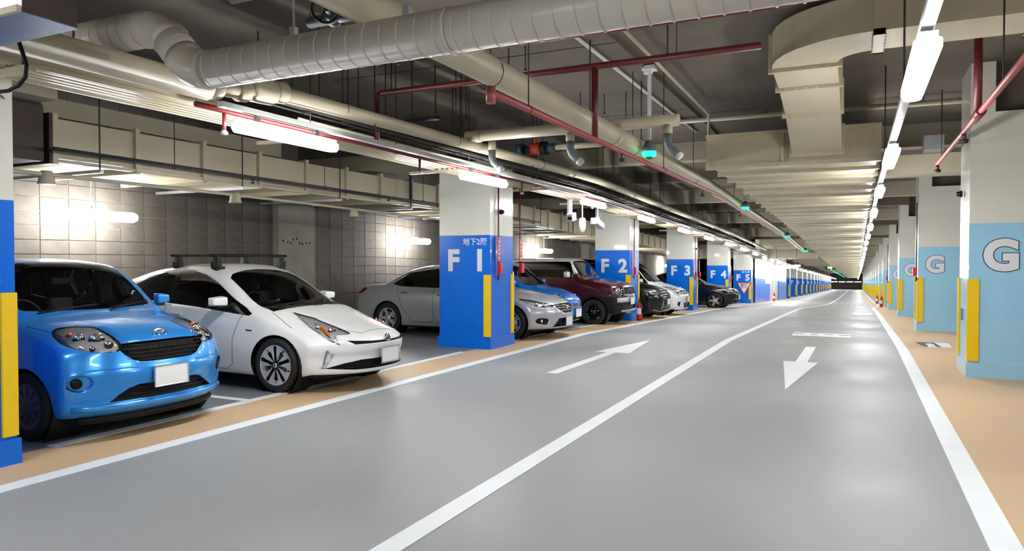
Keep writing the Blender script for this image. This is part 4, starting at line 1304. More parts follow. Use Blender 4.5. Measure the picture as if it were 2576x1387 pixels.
for y, t_, l_ in zip(FY, FT, FL): pillar(-6.62, y, 1.0, .9, 'blue', t_, l_, level=t_ in ('F  1', 'F  5'))
NUM = ['6', '7', '8', '9', '10', '11', '12', '13', '14', '15', '16', '17', '18', '19', '20']
WRD = ['first', 'second', 'third', 'fourth', 'fifth', 'sixth', 'seventh']
for k, (y, n) in enumerate(zip(FY2, NUM)):
    pillar(-6.62, y, 1.0, .9, 'blue', n, 'far blue banded pillar numbered %s, %s past the long white wall' % (n, WRD[k]) if k < 7 else 'small distant blue banded pillar near the end of the left row', None if k < 7 else 'distant blue pillars', level=(k == 0))
GL = ['light blue pillar behind the viewer', 'large light blue pillar lettered G at the right edge', 'light blue pillar lettered G 3 with a yellow corner guard', 'third light blue pillar of the right row, its G half hidden', 'fourth light blue pillar of the right row', 'fifth light blue pillar of the right row']
for k, y in enumerate(GY):
    if k == 0: continue
    tx = {1: 'G  2', 2: 'G  3', 3: 'G  4', 4: 'G  5', 5: 'G  6'}.get(k, 'G')
    pillar(1.31, y, 1.1, .9, 'ltblue', tx, GL[k] if k < 6 else 'small distant light blue pillar in the right row', None if k < 6 else 'distant light blue pillars', 'G')
# red inverted triangle sign on F 5
t = root('triangle_sign', (-6.0, 44.26, zf(44.3)+.98), 'red edged inverted triangle sign on the pillar lettered F 5', 'sign')
def tri(s, a, b, m, nm):
    q = MB(); q.prism([(-s, s*.58), (s, s*.58), (0, -s*1.15)], a, b, 'y'); q.build(nm, m, t)
tri(.43, -.02, 0, 'redbright', 'border'); tri(.34, -.026, -.015, 'line', 'face')
text('lettering', '徐行', .20, 'letdark', (0, -.03, .08), (PI/2, 0, 0), t, .002, .004)
text('lettering', 'SLOW', .11, 'letdark', (0, -.03, -.06), (PI/2, 0, 0), t, .002, .003)

# long white wall between F 5 and the next pillars
z = zf(50)
q = MB(); q.lbox(-9.5, -5.62, 46.2, 54.5, 1.5, SLAB); q.lbox(-9.5, -5.62, 57.0, 68.0, 1.5, SLAB)
q.lbox(-9.4, -5.66, 46.2, 68.0, -.1, SLAB)
W3 = tag(q.build('wall_recess', 'offwhite'), kind='structure')
for a, b, h_ in ((46.2, 51.5, 1.52), (51.5, 54.5, 1.22), (61, 68.0, 1.5)):
    q = MB(); q.lbox(-9.5, -5.60, a, b, -.1, h_); q.build('painted_band', 'blue', W3)
q = MB(); q.lbox(-5.66, -5.60, 57.6, 58.6, 0, 2.1); tag(q.build('door_1', 'white'), kind='structure')

# ------------------------------------------------------------------ strip lights
def make_light(length=1.32, name='strip_light'):
    t = root(name)
    L2 = length/2
    q = MB(); q.box(-.045, .045, -L2+.05, L2-.05, .035, .075)
    for yy in (-L2*.6, L2*.6): q.box(-.02, .02, yy-.02, yy+.02, .07, .16)
    q.build('housing', 'white', t)
    n = 8
    pl = []
    for s in (1, -1):
        for k in range(n+1):
            a = PI*k/n if s > 0 else PI+PI*k/n
            pl.append((.065*math.cos(a), s*(L2-.065)+.065*math.sin(a)))
    vs, fs = [], []
    m = len(pl)
    for (sc, zz) in ((1, .034), (1, -.005), (.8, -.035)):
        vs += [(x*sc, y*(1 if sc == 1 else .975), zz) for x, y in pl]
    for i in range(2):
        for k in range(m): fs.append((i*m+k, i*m+(k+1) % m, (i+1)*m+(k+1) % m, (i+1)*m+k))
    fs += [tuple(range(m)), tuple(range(2*m, 3*m))[::-1]]
    q = MB(); q.add(vs, fs); q.build('diffuser', 'diff', t)
    return t
L0 = make_light()
def make_wall_light(length=1.3):
    t = root('strip_light')
    L2 = length/2
    q = MB(); q.tube([(0, -L2, 0), (0, -L2+.05, 0), (0, L2-.05, 0), (0, L2, 0)], [.05, .075, .075, .05], 12); q.build('diffuser', 'diff', t)
    q = MB(); q.box(-.03, .03, -.1, .1, .075, .10); q.build('housing', 'white', t)
    return t
used = [False]
def place_light(x, y, z, label, group=None, rz=0):
    zz = zf(y)+z
    if not used[0]:
        used[0] = True; t = L0; t.location = (x, y, zz); t['label'] = label
        if group: t['group'] = group
    else:
        t = dup(L0, (x, y, zz), None, label, group)
        if not group and 'group' in t: del t['group']
    t['category'] = 'lamp'
    sl = (zf(y+.5)-zf(y-.5))
    t.rotation_euler = (math.atan(sl), 0, rz)
    return t
LL = {0: 'strip light in the left row nearest the camera, above the edge line', 1: 'strip light in the left row just left of the pillar lettered F 1', 2: 'strip light in the left row just past the pillar lettered F 1'}
ly = [5.1, 8.95, 13.6, 17.6, 21.9, 26.0, 30.4, 34.6]
words = ['above the bonnet of the white car', 'over the near face of pillar F 1', 'above the hanging white lamp', 'above the tilted white camera', 'above the black minivan', 'above the gap after the white minivan', 'above the black saloon', 'last before the triangle sign pillar']
for y, w_ in zip(ly, words): place_light(-4.72, y, 2.63, 'strip light of the left row '+w_)
for k in range(39): place_light(-4.72, 38.8+4.22*k, 2.63, 'small distant strip light in the far part of the left row', 'distant left row lights')
ry = [4.85, 8.75, 13.0, 17.2, 21.5]
words = ['biggest strip light of the right row, crossing the glare at top right', 'second strip light of the right row', 'third strip light of the right row', 'fourth strip light of the right row', 'fifth strip light of the right row']
for y, w_ in zip(ry, words): place_light(.32, y, 2.60, w_)
for k in range(42): place_light(.32, 25.7+4.22*k, 2.60, 'small distant strip light in the far part of the right row', 'distant right row lights')
for y in (.9, -3.3):
    place_light(.32, y, 2.6, 'strip light behind the viewer', 'lights behind the viewer')
    place_light(-4.72, y, 2.63, 'strip light behind the viewer', 'lights behind the viewer')
BY = [(-2.2, 2.1), (6.63, 2.15), (14.82, 2.02), (22.9, 2.1), (32.3, 2.1), (41.1, 2.1)]
bw = ['behind the viewer', 'above the roof of the sky blue car', 'above the rear of the silver saloon', 'above the roof of the maroon crossover', 'above the black wagon', 'high behind the black saloon']
for (y, z_), w_ in zip(BY, bw):
    t = make_wall_light(); t.location = (-9.74, y, zf(y)+z_); tag(t, 'wall side strip light on a rod '+w_, 'lamp')
    q = MB(); q.tube([(0, -.05, .07), (0, -.05, .5)], .012, 6); q.build('suspension_rod', 'galv', t)
for k in range(15):
    place_light(-9.0, 75.8+8.6*k, 2.1, 'distant strip light at the block wall', 'distant wall lights')
for k in range(12):  # row of lamps added to brighten the right hand bays and their pillars
    place_light(5.2, 6.8+8.45*k, 2.5, 'added strip light brightening the empty right hand bays', 'added lights brightening the right bays')
# crossing lights beyond F 5
for x, y in ((-3.9, 49.5), (-4.3, 53.5)):
    place_light(x, y, 2.35, 'light in the bright cluster beyond the pillar lettered F 5', 'bright cluster beyond F 5', PI/2)
for x in (-6.5, -4.8, -3.1, -1.4, .3):
    place_light(x, 186, 1.9, 'crosswise light at the far end of the lane', 'far end lights', PI/2)
# raceway above both rows
def ltube(pts, r, name, m, par=None, n=10):
    out = []
    for a, b in zip(pts, pts[1:]):
        out.append((a[0], a[1], a[2]+zf(a[1])))
        for k in KY:
            if a[1] < k < b[1]:
                t = (k-a[1])/(b[1]-a[1])
                out.append((a[0]+(b[0]-a[0])*t, k, a[2]+(b[2]-a[2])*t+zf(k)))
    b = pts[-1]; out.append((b[0], b[1], b[2]+zf(b[1])))
    q = MB(); q.tube(out, r, n)
    return q.build(name, m, par)
for x, z_, l_ in ((-4.72, 2.79, 'thin white channel carrying the left row of strip lights'), (.32, 2.73, 'thin white channel carrying the right row of strip lights')):
    t = root('light_channel', (0, 0, 0), l_, 'cable channel')
    a = 3.68 if x > 0 else 4.3
    for i, b in enumerate([3, 7, 11, 15, 20, 26, 34, 45, 60, 80, 110, 150, 200]):
        if b <= a: continue
        q = MB(); q.lbox(x-.032, x+.032, a, b-.02, z_-.02, z_+.025); q.build('channel_section', 'white', t)
        a = b
    for y in (6.4, 10.6, 14.8, 19, 24, 30):
        q = MB(); q.tube([(x+.0, y, z_+zf(y)), (x, y, SLAB+zf(y))], .008, 6); q.build('hanger_rod', 'rod', t)
# ------------------------------------------------------------------ ducts
def flange_bolts(q, pts, r=.011):
    for p in pts: q.sphere(p, r, 6, 4)
# main flat duct above the lane
t = root('main_duct', (0, 0, 0), 'long flat cream ventilation duct running down the middle of the ceiling', 'duct')
DX0, DX1, DZ0, DZ1 = -2.07, .27, 2.93, 3.40
y = 11.3
k = 0
while y < 60:
    q = MB(); q.lbox(DX0+.02, DX1-.02, y+.03, y+.97, DZ0+.03, DZ1-.02); q.build('duct_section', 'duct', t)
    q = MB()
    z = zf(y)
    dp = -.02 if y < 20 else .008
    q.lbox(DX0-.03, DX1+.03, y-.03, y+.03, DZ0+dp, DZ0+.035)
    q.lbox(DX0-.03, DX1+.03, y-.03, y+.03, DZ1-.03, DZ1+.03)
    q.lbox(DX0-.026, DX0+.035, y-.026, y+.026, DZ0+.036, DZ1-.031)
    q.lbox(DX1-.035, DX1+.026, y-.026, y+.026, DZ0+.036, DZ1-.031)
    q.build('flange', 'duct', t)
    y += 1.0
q = MB(); q.lbox(DX0+.02, DX1-.02, y, 202, DZ0+.03, DZ1-.02); q.build('duct_section', 'duct', t)
q = MB()
while y < 201:
    q.lbox(DX0-.03, DX1+.03, y-.03, y+.03, DZ0+.012, DZ0+.06); y += 1.0
tag(q.build('far_flanges', 'duct', t), kind='stuff')
q = MB(); q.box(DX0, DX1, 11.28, 11.32, DZ0, DZ1); q.box(-1.02, -.98, 11.24, 11.3, DZ0, DZ1); q.box(DX0-.03, DX1+.03, 11.22, 11.3, DZ0-.03, DZ0+.03); q.box(DX0-.03, DX1+.03, 11.22, 11.3, DZ1-.02, DZ1+.03)
q.build('end_plate', 'duct', t)
q = MB(); flange_bolts(q, [(DX0+.1+.15*i, 11.215, DZ0) for i in range(16)]); tag(q.build('flange_bolts', 'duct', t), kind='stuff')

# branch duct: comes in from the right, bends and drops into the end of the main duct
t = root('branch_duct', (0, 0, 0), 'curved cream branch duct coming from the right and dropping into the main duct', 'duct')
BX0, BX1 = -.86, -.20
def ring(c, ax, wdt, zb, zt):   # rectangular ring: centre in plan, unit vector across, width
    return [(c[0]-ax[0]*wdt/2, c[1]-ax[1]*wdt/2, zb), (c[0]+ax[0]*wdt/2, c[1]+ax[1]*wdt/2, zb), (c[0]+ax[0]*wdt/2, c[1]+ax[1]*wdt/2, zt), (c[0]-ax[0]*wdt/2, c[1]-ax[1]*wdt/2, zt)]
def loft(rings, name, m='duct', par=None):
    vs = [p for r in rings for p in r]
    fs = []
    for i in range(len(rings)-1):
        for k in range(4): fs.append((4*i+k, 4*i+(k+1) % 4, 4*i+4+(k+1) % 4, 4*i+4+k))
    fs += [(0, 1, 2, 3), (4*len(rings)-1, 4*len(rings)-2, 4*len(rings)-3, 4*len(rings)-4)]
    q = MB(); q.add(vs, fs); return q.build(name, m, par)
zb, zt = 3.61, 3.96
cx, cy, rr = .16, 8.42, .69      # bend centre, centre-line radius: from -X heading to +Y
rings = []
for i in range(9):
    a = -PI/2-PI/2*i/8
    dx, dy = math.cos(a), math.sin(a)
    rings.append(ring((cx+rr*dx, cy+rr*dy), (dx, dy), .66, zb, zt))
loft(rings, 'bend', par=t)
xs = [.16, 1.42, 2.68, 3.94, 5.2, 6.4]
for a, b in zip(xs, xs[1:]):
    q = MB(); q.box(a+.02, b-.02, cy-rr-.33, cy-rr+.33, zb, zt); q.build('duct_section', 'duct', t)
for a in xs[1:]+[.17]:
    q = MB()
    q.box(a-.05, a+.05, cy-rr-.365, cy-rr-.32, zb-.035, zt+.03); q.box(a-.05, a+.05, cy-rr+.32, cy-rr+.365, zb-.035, zt+.03)
    q.box(a-.05, a+.05, cy-rr-.365, cy-rr+.365, zb-.035, zb+.01)
    for s in (-1, 1):
        flange_bolts(q, [(a+s*.05, cy-rr-.30+.1*i, zb-.03) for i in range(7)])
    q.build('flange', 'duct', t)
segs = [(8.42, zb, zt), (9.2, 3.57, 3.93), (10.1, 3.42, 3.80), (11.22, 3.05, 3.42)]
for (y0, z0, t0), (y1, z1, t1) in zip(segs, segs[1:]):
    loft([[(BX0, y0, z0), (BX1, y0, z0), (BX1, y0, t0), (BX0, y0, t0)], [(BX0, y1, z1), (BX1, y1, z1), (BX1, y1, t1), (BX0, y1, t1)]], 'duct_section', par=t)
for (y0, z0, t0) in segs:
    q = MB()
    q.box(BX0-.04, BX1+.04, y0-.03, y0+.03, z0-.04, z0+.01); q.box(BX0-.037, BX0+.01, y0-.027, y0+.027, z0+.011, t0+.03); q.box(BX1-.01, BX1+.037, y0-.027, y0+.027, z0+.011, t0+.03)
    flange_bolts(q, [(BX0+.06+.12*i, y0-.035, z0-.02) for i in range(5)])
    q.build('flange', 'duct', t)

# flat duct over the parked cars
t = root('bay_duct', (0, 0, 0), 'wide cream duct with upright stiffeners hanging over the parked cars', 'duct')
y = 5.1
while y < 44:
    if inpil(y+.2) and False: pass
    q = MB(); q.lbox(-9.85, -8.2, y+.02, y+1.01, 2.67, 3.12); q.build('duct_section', 'duct', t)
    q = MB()
    q.lbox(-9.88, -8.155, y-.025, y+.025, 2.60, 2.70); q.lbox(-8.21, -8.15, y-.03, y+.03, 2.60, 3.17); q.lbox(-9.88, -8.155, y-.025, y+.025, 3.10, 3.16)
    q.build('stiffener', 'duct', t)
    q = MB(); q.lbox(-8.215, -8.16, y, y+1.03, 2.62, 2.66); q.build('edge_angle', 'duct', t)
    y += 1.03
q = MB(); q.box(-9.9, -8.17, 5.04, 5.09, 2.60, 3.17); q.build('end_cap', 'brown', t)
for k in range(9):
    y = 5.6+2.2*k
    q = MB(); q.tube([(-8.12, y, 2.56+zf(y)), (-8.12, y, SLAB+zf(y))], .009, 6); q.build('hanger_rod', 'rod', t)
    q = MB(); q.lbox(-9.95, -8.08, y-.02, y+.02, 2.55, 2.59); q.build('support_bar', 'galv', t)
q = MB(); q.box(-9.6, -8.5, 5.15, 9.0, 3.2, 3.42); tag(q.build('upper_duct', 'beam', bevel=.01), 'shallow duct lying on top of the near end of the bay duct', 'duct')
# brown fan box in front of the duct end
q = MB(); q.box(-9.95, -8.2, 4.2, 5.0, 2.62, 3.25)
tag(q.build('fan_box', 'brown', bevel=.01), 'dark brown steel box at the near end of the bay duct', 'fan box')

# spiral duct crossing the lane, jogging up over the cream pipe
t = root('spiral_duct', (0, 0, 0), 'large cream spiral duct crossing the lane ceiling with a double bend at its left end', 'duct')
R_ = .125
yS = 3.5
path = [(3.4, yS, 2.80), (-3.95, yS, 2.79)]
def arc(p0, p1, p2, n=6, d=.16):
    p0, p1, p2 = Vector(p0), Vector(p1), Vector(p2)
    a = p1+(p0-p1).normalized()*d; b = p1+(p2-p1).normalized()*d
    return [a.lerp(p1, s/n).lerp(p1.lerp(b, s/n), s/n) for s in range(n+1)]
e1, e2 = (-4.08, yS, 2.79), (-4.40, yS, 3.14)
q = MB(); q.tube([(3.4, yS, 2.80), (-3.93, yS, 2.79)], R_, 24); q.build('duct_pipe', 'spiral', t)
q = MB(); q.tube(arc((3, yS, 2.79), e1, e2), R_+.004, 24); q.build('elbow', 'spiral', t)
q = MB(); q.tube([(-4.16, yS, 2.88), (-4.33, yS, 3.06)], R_, 24); q.build('duct_pipe', 'spiral', t)
q = MB(); q.tube(arc(e1, e2, (-6, yS, 3.16)), R_+.004, 24); q.build('elbow', 'spiral', t)
q = MB(); q.tube([(-4.53, yS, 3.145), (-8.0, yS, 3.2)], R_, 24); q.build('duct_pipe', 'spiral', t)
def band(p, d, r, w_=.006, h_=.0012):
    q = MB(); d = Vector(d).normalized(); p = Vector(p)
    q.tube([p-d*w_, p-d*w_*.4, p+d*w_*.4, p+d*w_], [r, r+h_, r+h_, r], 24, caps=False)
    q.build('seam_band', 'spiral', t)
x = 3.2
while x > -3.9:
    band((x, yS, 2.79), (1, 0, 0), R_+.0003); x -= .118
for s in (.15, .5, .85): band(Vector((-4.16, yS, 2.88)).lerp(Vector((-4.33, yS, 3.06)), s), (-.17, 0, .18), R_)
x = -4.6
while x > -6.2: band((x, yS, 3.147), (1, 0, 0), R_+.0003); x -= .1
for p, d in (((-3.96, yS, 2.79), (1, 0, 0)), ((-2.05, yS, 2.79), (1, 0, 0)), ((.55, yS, 2.795), (1, 0, 0)), ((-4.55, yS, 3.145), (1, 0, 0))): band(p, d, R_+.003, .012, .004)
for x in (-3.2, -2.35, .1):
    q = MB(); q.tube([(x, yS, 2.93), (x, yS, SLAB)], .007, 6); q.box(x-.02, x+.02, yS-.02, yS+.02, 2.90, 2.97); q.build('hanger_rod', 'galv', t)

# ------------------------------------------------------------------ pipes
def pipe(name, pts, r, m, label, par=None, n=14, cat='pipe', rods=(), joints=(), jr=1.15, jl=.05, follow=True):
    t = root(name, (0, 0, 0), label, cat)
    if follow: ltube(pts, r, 'pipe_run', m, t, n)
    else:
        q = MB(); q.tube(pts, r, n); q.build('pipe_run', m, t)
    for (p, d) in joints:
        q = MB(); d = Vector(d).normalized(); p = Vector(p)
        q.tube([p-d*jl, p-d*jl*.7, p+d*jl*.7, p+d*jl], [r, r*jr, r*jr, r], n); q.build('coupling', m, t)
    for (x, y, z) in rods:
        q = MB(); q.tube([(x, y, z), (x, y, SLAB+zf(y))], .006, 6); q.build('hanger_rod', 'rod', t)
        q = MB(); q.tube([(x, y-.012, z-r), (x, y+.012, z-r)], .001, 4, caps=False)
        q = MB(); q.tube([(x+(r+.006)*math.cos(a), y, z+(r+.006)*math.sin(a)) for a in [2*PI*i/14 for i in range(15)]], .0035, 5, caps=False); q.build('hanger_clip', 'rod', t)
    return t
AX = -4.75
pa = lambda y: 2.90 if y < 4.2 else 3.05+(3.14-3.05)*min(1, (y-5.2)/8)
t = pipe('drain_pipe', [(AX, -6, 2.90), (AX, 4.2, 2.90)], .098, 'cream', 'thick cream pipe running in from the top left to a bulky fitting')
for y in (1.6, 3.1):
    q = MB(); q.tube([(AX, y, 2.98), (AX, y, SLAB)], .006, 6); q.build('hanger_rod', 'rod', t)
t = root('pipe_valve', (0, 0, 0), 'bulky cream insulated fitting between the two lengths of the cream pipe', 'pipe fitting')
for (y0, y1, r, z_) in ((4.2, 4.32, .098, 2.91), (4.32, 4.5, .075, 2.94), (4.5, 4.62, .105, 2.96), (4.66, 4.92, .115, 3.0), (4.95, 5.07, .10, 3.03)):
    q = MB(); q.tube([(AX, y0, z_), (AX, y0+.02, z_+.003), (AX, y1-.02, z_+.014), (AX, y1, z_+.016)], [r*.85, r, r, r*.85], 18); q.build('coupling', 'cream', t)
q = MB(); q.tube([(AX, 4.3, 2.92), (AX, 5.05, 3.03)], .06, 12); q.build('pipe_run', 'cream', t)
pipe('drain_pipe', [(AX, 5.05, 3.03), (AX, 13, 3.14), (AX, 44, 3.16)], .072, 'cream', 'cream pipe running down the left side of the lane ceiling past the pillar tops',
     joints=[((AX, y, pa(y)+zf(y)), (0, 1, .02)) for y in (8.75, 12.2, 12.5, 16.5, 20, 23.5, 27, 30.5, 34, 37.5)], rods=[(AX, y, pa(y)+zf(y)) for y in (5.9, 8.2, 11, 15, 19, 23, 28, 33)])
pipe('lane_pipe', [(-2.7, 1.4, 3.05), (-2.68, 13, 3.04), (-2.62, 45, 3.03)], .115, 'cream', 'thick cream pipe passing over the spiral duct and down the lane ceiling', n=18,
     joints=[((-2.69, y, 3.03+zf(y)), (0, 1, 0)) for y in (8.45, 11.1, 15.8, 20, 24.5, 29)], jr=1.08, rods=[(-2.69, y, 3.03+zf(y)) for y in (5.2, 9.3, 13.2, 18, 22.4, 27)])
pipe('cross_pipe', [(-4.78, 8.54, 3.185), (-1.91, 8.541, 3.175)], .072, 'cream', 'short cream cross pipe joining the left pipe to the lane pipe', joints=[((-4.6, 8.54, 3.185), (1, 0, 0)), ((-2.64, 8.54, 3.18), (1, 0, 0))], jr=1.2, follow=False)
for (x, y, l_) in ((-2.04, 8.54, 'grey plastic drop bend at the right end of the short cream cross pipe'), (-3.28, 8.54, 'grey plastic drop bend under the middle of the cream cross pipe'), (-4.5, 8.75, 'grey plastic drop bend behind the left cream pipe')):
    t = root('drop_bend', (x, y, 3.12), l_, 'pipe fitting')
    q = MB(); q.tube([(0, 0, .02), (0, 0, -.10)], .055, 14); q.build('socket', 'cream', t)
    q = MB(); q.tube([(0, 0, -.10), (0, 0, -.2), (.03, -.0, -.27), (.10, -.01, -.33), (.13, -.01, -.36)], .05, 14); q.build('bend', 'greypipe', t)
    q = MB(); q.tube([(.12, -.01, -.35), (.16, -.01, -.39)], [.052, .045], 14); q.build('pipe_end', 'white', t)
pipe('thin_cross_pipe', [(-2.84, 12.7, 3.96), (7.2, 12.701, 3.86)], .042, 'cream', 'thin cream pipe crossing high above the flat duct towards the right', follow=False, rods=[(-1.4, 12.7, 3.95), (.9, 12.7, 3.92), (2.0, 12.7, 3.91)])
# red sprinkler pipes
t = pipe('sprinkler_pipe', [(-5.0, 6.82, 3.30), (-5.0, 6.82, 3.41), (-4.9, 6.82, 3.43)], .032, 'red', 'dark red pipe crossing the ceiling with two drops', follow=False, n=12)
q = MB(); q.tube([(-4.93, 6.82, 3.43), (-.79, 6.82, 3.44)], .034, 12); q.build('pipe_run', 'red', t)
q = MB(); q.tube([(-5.0, 6.82, 3.35), (-5.0, 6.82, 2.82)], .030, 12); q.build('drop', 'red', t)
q = MB(); q.tube([(-2.36, 6.82, 3.44), (-2.36, 6.82, 2.72)], .034, 12); q.build('drop', 'red', t)
for x in (-4.5, -3.7, -1.55):
    q = MB(); q.tube([(x, 6.82, 3.44), (x, 6.82, SLAB)], .006, 6); q.build('hanger_rod', 'rod', t)
t = pipe('sprinkler_pipe', [(-2.35, 4.55, 2.70), (-2.35, 11.6, 2.73), (-2.45, 26, 2.85)], .026, 'pink', 'dusty red sprinkler pipe hanging below the lane pipe with a capped near end', n=12, rods=[(-2.35, 5.2, 2.70), (-2.35, 9.6, 2.73)])
q = MB(); q.tube([(-2.35, 4.55, 2.74), (-2.35, 4.55, 2.62)], .034, 12); q.build('end_cap', 'pink', t)
for (x, y) in ((-2.35, 7.7), (-2.37, 12.4), (-2.4, 17)):
    q = MB(); z = 2.7+zf(y); q.tube([(x, y, z), (x, y, z-.07)], .014, 8); q.mi = 1; q.lathe([(.001, -.02), (.035, -.016), (.04, .01), (.02, .02)], 12, 'z', (x, y, z-.08)); q.build('sprinkler_head', ['red', 'rod'], t)
t = pipe('sprinkler_pipe', [(-5.0, 4.3, 2.82), (-5.0, 12, 2.82), (-5.0, 26, 2.84)], .026, 'red', 'long red sprinkler pipe beside the cable tray above the parked car noses', n=12, rods=[(-5.0, y, 2.82+zf(y)) for y in (5.7, 7.2, 9.0, 11.4, 15, 19)])
for y in (4.6, 7.72, 10.8, 14.3):
    q = MB(); z = 2.82+zf(y); q.tube([(-5.0, y, z), (-5.0, y, z-.18)], .017, 8); q.mi = 1; q.lathe([(.001, -.025), (.03, -.02), (.034, .0), (.016, .02)], 12, 'z', (-5.0, y, z-.19)); q.build('sprinkler_head', ['red', 'galv'], t)
t = pipe('sprinkler_pipe', [(1.12, 3.5, 3.02), (1.12, 13.0, 3.02)], .030, 'pink', 'pink red sprinkler pipe slanting across the top right corner', n=12)
q = MB(); q.tube([(1.12, 8.85, 3.06), (1.12, 8.85, SLAB)], .04, 12); q.build('drop', 'red', t)
q = MB(); q.tube([(1.12, 8.6, 3.02), (1.12, 9.1, 3.02)], .048, 12); q.build('tee', 'red', t)
for y in (9.9, 12.95):
    q = MB(); q.tube([(1.12, y, 3.0), (1.12, y, 2.92)], .024, 10); q.mi = 1; q.lathe([(.001, -.03), (.045, -.025), (.048, .015), (.02, .02)], 12, 'z', (1.12, y, 2.91)); q.build('sprinkler_head', ['red', 'rod'], t)
for y in (7.4, 12.4):
    q = MB(); q.tube([(1.12, y, 3.02), (1.12, y, SLAB)], .007, 6); q.build('hanger_rod', 'rod', t)
# thin pipes beside the tray
pipe('thin_pipe', [(-5.06, 5.6, 2.93), (-5.06, 12, 2.93), (-5.06, 44, 2.93)], .018, 'cream', 'thin cream pipe running just above the long red sprinkler pipe')
pipe('conduit_pipe', [(-5.16, -6, 2.94), (-5.16, 5.1, 2.90)], .034, 'white', 'pale conduit with clamps along the upper edge of the slotted tray', joints=[((-5.16, y, 2.91), (0, 1, 0)) for y in (2.95, 3.3, 3.75, 4.2, 4.5)], jr=1.3)
BP = pipe('black_pipe', [(-7.95, 4.95, 2.74), (-7.95, 14, 2.70), (-7.95, 18.4, 2.70)], .02, 'black', 'thin black sprinkler pipe in front of the bay duct', rods=[(-7.95, y, 2.72+zf(y)) for y in (6.5, 9.4, 12.4)])
t = pipe('black_riser', [(-7.95, 11.95, 2.70), (-7.95, 11.951, 3.6), (-7.95, 11.952, SLAB)], .032, 'black', 'black vertical riser pipe left of the pillar lettered F 1', follow=False)
pipe('black_cross_pipe', [(-9.2, 8.9, 3.55), (-5.4, 8.9, 3.56)], .03, 'black', 'black pipe crossing above the bay duct', follow=False)
for y in (7.83, 11.2):
    q = MB(); q.tube([(-7.95, y, 2.72), (-7.95, y, 2.65)], .014, 8); q.lathe([(.001, -.02), (.03, -.016), (.03, .0), (.016, .01)], 12, 'z', (-7.95, y, 2.65)); q.build('sprinkler_head', 'black', BP)
pipe('wall_conduit', [(-8.0, -2, 2.46), (-8.0, 7.5, 2.45), (-8.0, 14, 2.38), (-8.0, 18, 2.38)], .022, 'cream', 'cream conduit under the edge of the bay duct carrying round speakers')
for y, z_, l_ in ((4.9, 2.43, 'cream round ceiling speaker above the sky blue car'), (7.55, 2.42, 'cream round ceiling speaker above the roof rack'), (10.23, 2.37, 'cream round ceiling speaker left of the pillar lettered F 1')):
    t = root('ceiling_speaker', (-8.0, y, z_), l_, 'speaker')
    q = MB(); q.lathe([(.001, .06), (.05, .06), (.06, .05), (.085, -.07), (.092, -.085), (.001, -.085)], 20); q.build('housing', 'cream', t)
    q = MB(); q.lathe([(.001, -.088), (.08, -.088)], 20); q.build('grille', 'galv', t)
# slab conduits
pipe('slab_conduit', [(-2.83, 7.4, 3.99), (-2.80, 14.0, 3.99)], .022, 'white', 'pale conduit fixed to the slab left of the green lamp rod')
pipe('slab_conduit', [(-2.26, 7.3, 3.97), (-2.26, 11.6, 3.97), (-2.2, 12.0, 3.9), (-2.2, 12.02, 3.4)], .022, 'cream', 'pale conduit fixed to the slab edge right of the green lamp rod', follow=False)
# slotted cable tray
t = root('cable_tray', (0, 0, 0), 'cream slotted cable tray running along the pillar faces on the left', 'cable tray')
y = -6
while y < 44:
    q = MB()
    q.lbox(-5.58, -5.12, y+.01, y+2.98, 2.86, 2.87)
    for i in range(6):
        x = -5.56+.084*i
        q.lbox(x, x+.035, y+.02, y+2.96, 2.84, 2.862)
    q.lbox(-5.585, -5.57, y+.01, y+2.98, 2.83, 2.92); q.lbox(-5.13, -5.115, y+.01, y+2.98, 2.83, 2.92)
    q.build('tray_section', 'duct', t)
    if y > 0:
        q = MB(); q.lbox(-6.0, -5.05, y-.03, y+.03, 2.79, 2.83); q.build('support_angle', 'duct', t)
        for x in (-5.55, -5.14):
            q = MB(); q.tube([(x, y, 2.8+zf(y)), (x, y, SLAB+zf(y))], .006, 6); q.build('hanger_rod', 'rod', t)
    y += 3.0
t = root('cable_ladder', (0, 0, 0), 'dark cable ladder full of cables between the cream pipe and the slotted tray', 'cable ladder')
for x in (-5.02, -4.86):
    ltube([(x, 4.8, 2.99), (x, 14, 2.99), (x, 44, 2.99)], .012, 'rail', 'rod', t, 6)
y = 5.0
while y < 30:
    q = MB(); q.lbox(-5.02, -4.86, y-.01, y+.01, 2.98, 3.0); q.build('rung', 'rod', t); y += .6
for i, x in enumerate((-4.99, -4.965, -4.94, -4.915, -4.89)):
    ltube([(x, 4.6, 3.02+.01*(i % 2)), (x, 14, 3.02), (x, 44, 3.02)], .014, 'cable', 'cable', t, 6)
# beam-side flat duct on the right
q = MB(); q.box(.40, 1.9, 14.3, 14.9, 3.02, 3.36)
tag(q.build('side_duct', 'duct', bevel=.005), 'short cream duct box under the beam between the right strip lights and the nearest pillar', 'duct')
q = MB(); q.box(1.0, 1.3, 13.9, 14.25, 3.36, 3.62)
tag(q.build('junction_box', 'galv', bevel=.01), 'grey box sitting on the short cream duct box', 'box')
# low duct crossing before the white wall, far left
t = root('cross_duct', (0, 0, 0), 'wide cream duct crossing low over the lane beyond the pillar lettered F 5', 'duct')
z = zf(46.5)
for i in range(7):
    q = MB(); q.box(-9.9+1.12*i, -9.9+1.12*i+1.10, 45.3, 46.1, 2.72+z, 3.3+z); q.build('duct_section', 'duct', t)
t = root('sprinkler_main', (0, 0, 0), 'dark red pipe running right behind the lower edge of the spiral duct', 'pipe')
q = MB(); q.tube([(-4.7, 7.2, 3.9), (-.57, 7.2, 3.9), (-.5, 7.2, 3.93), (-.48, 7.2, SLAB)], .03, 12); q.build('pipe_run', 'red', t)
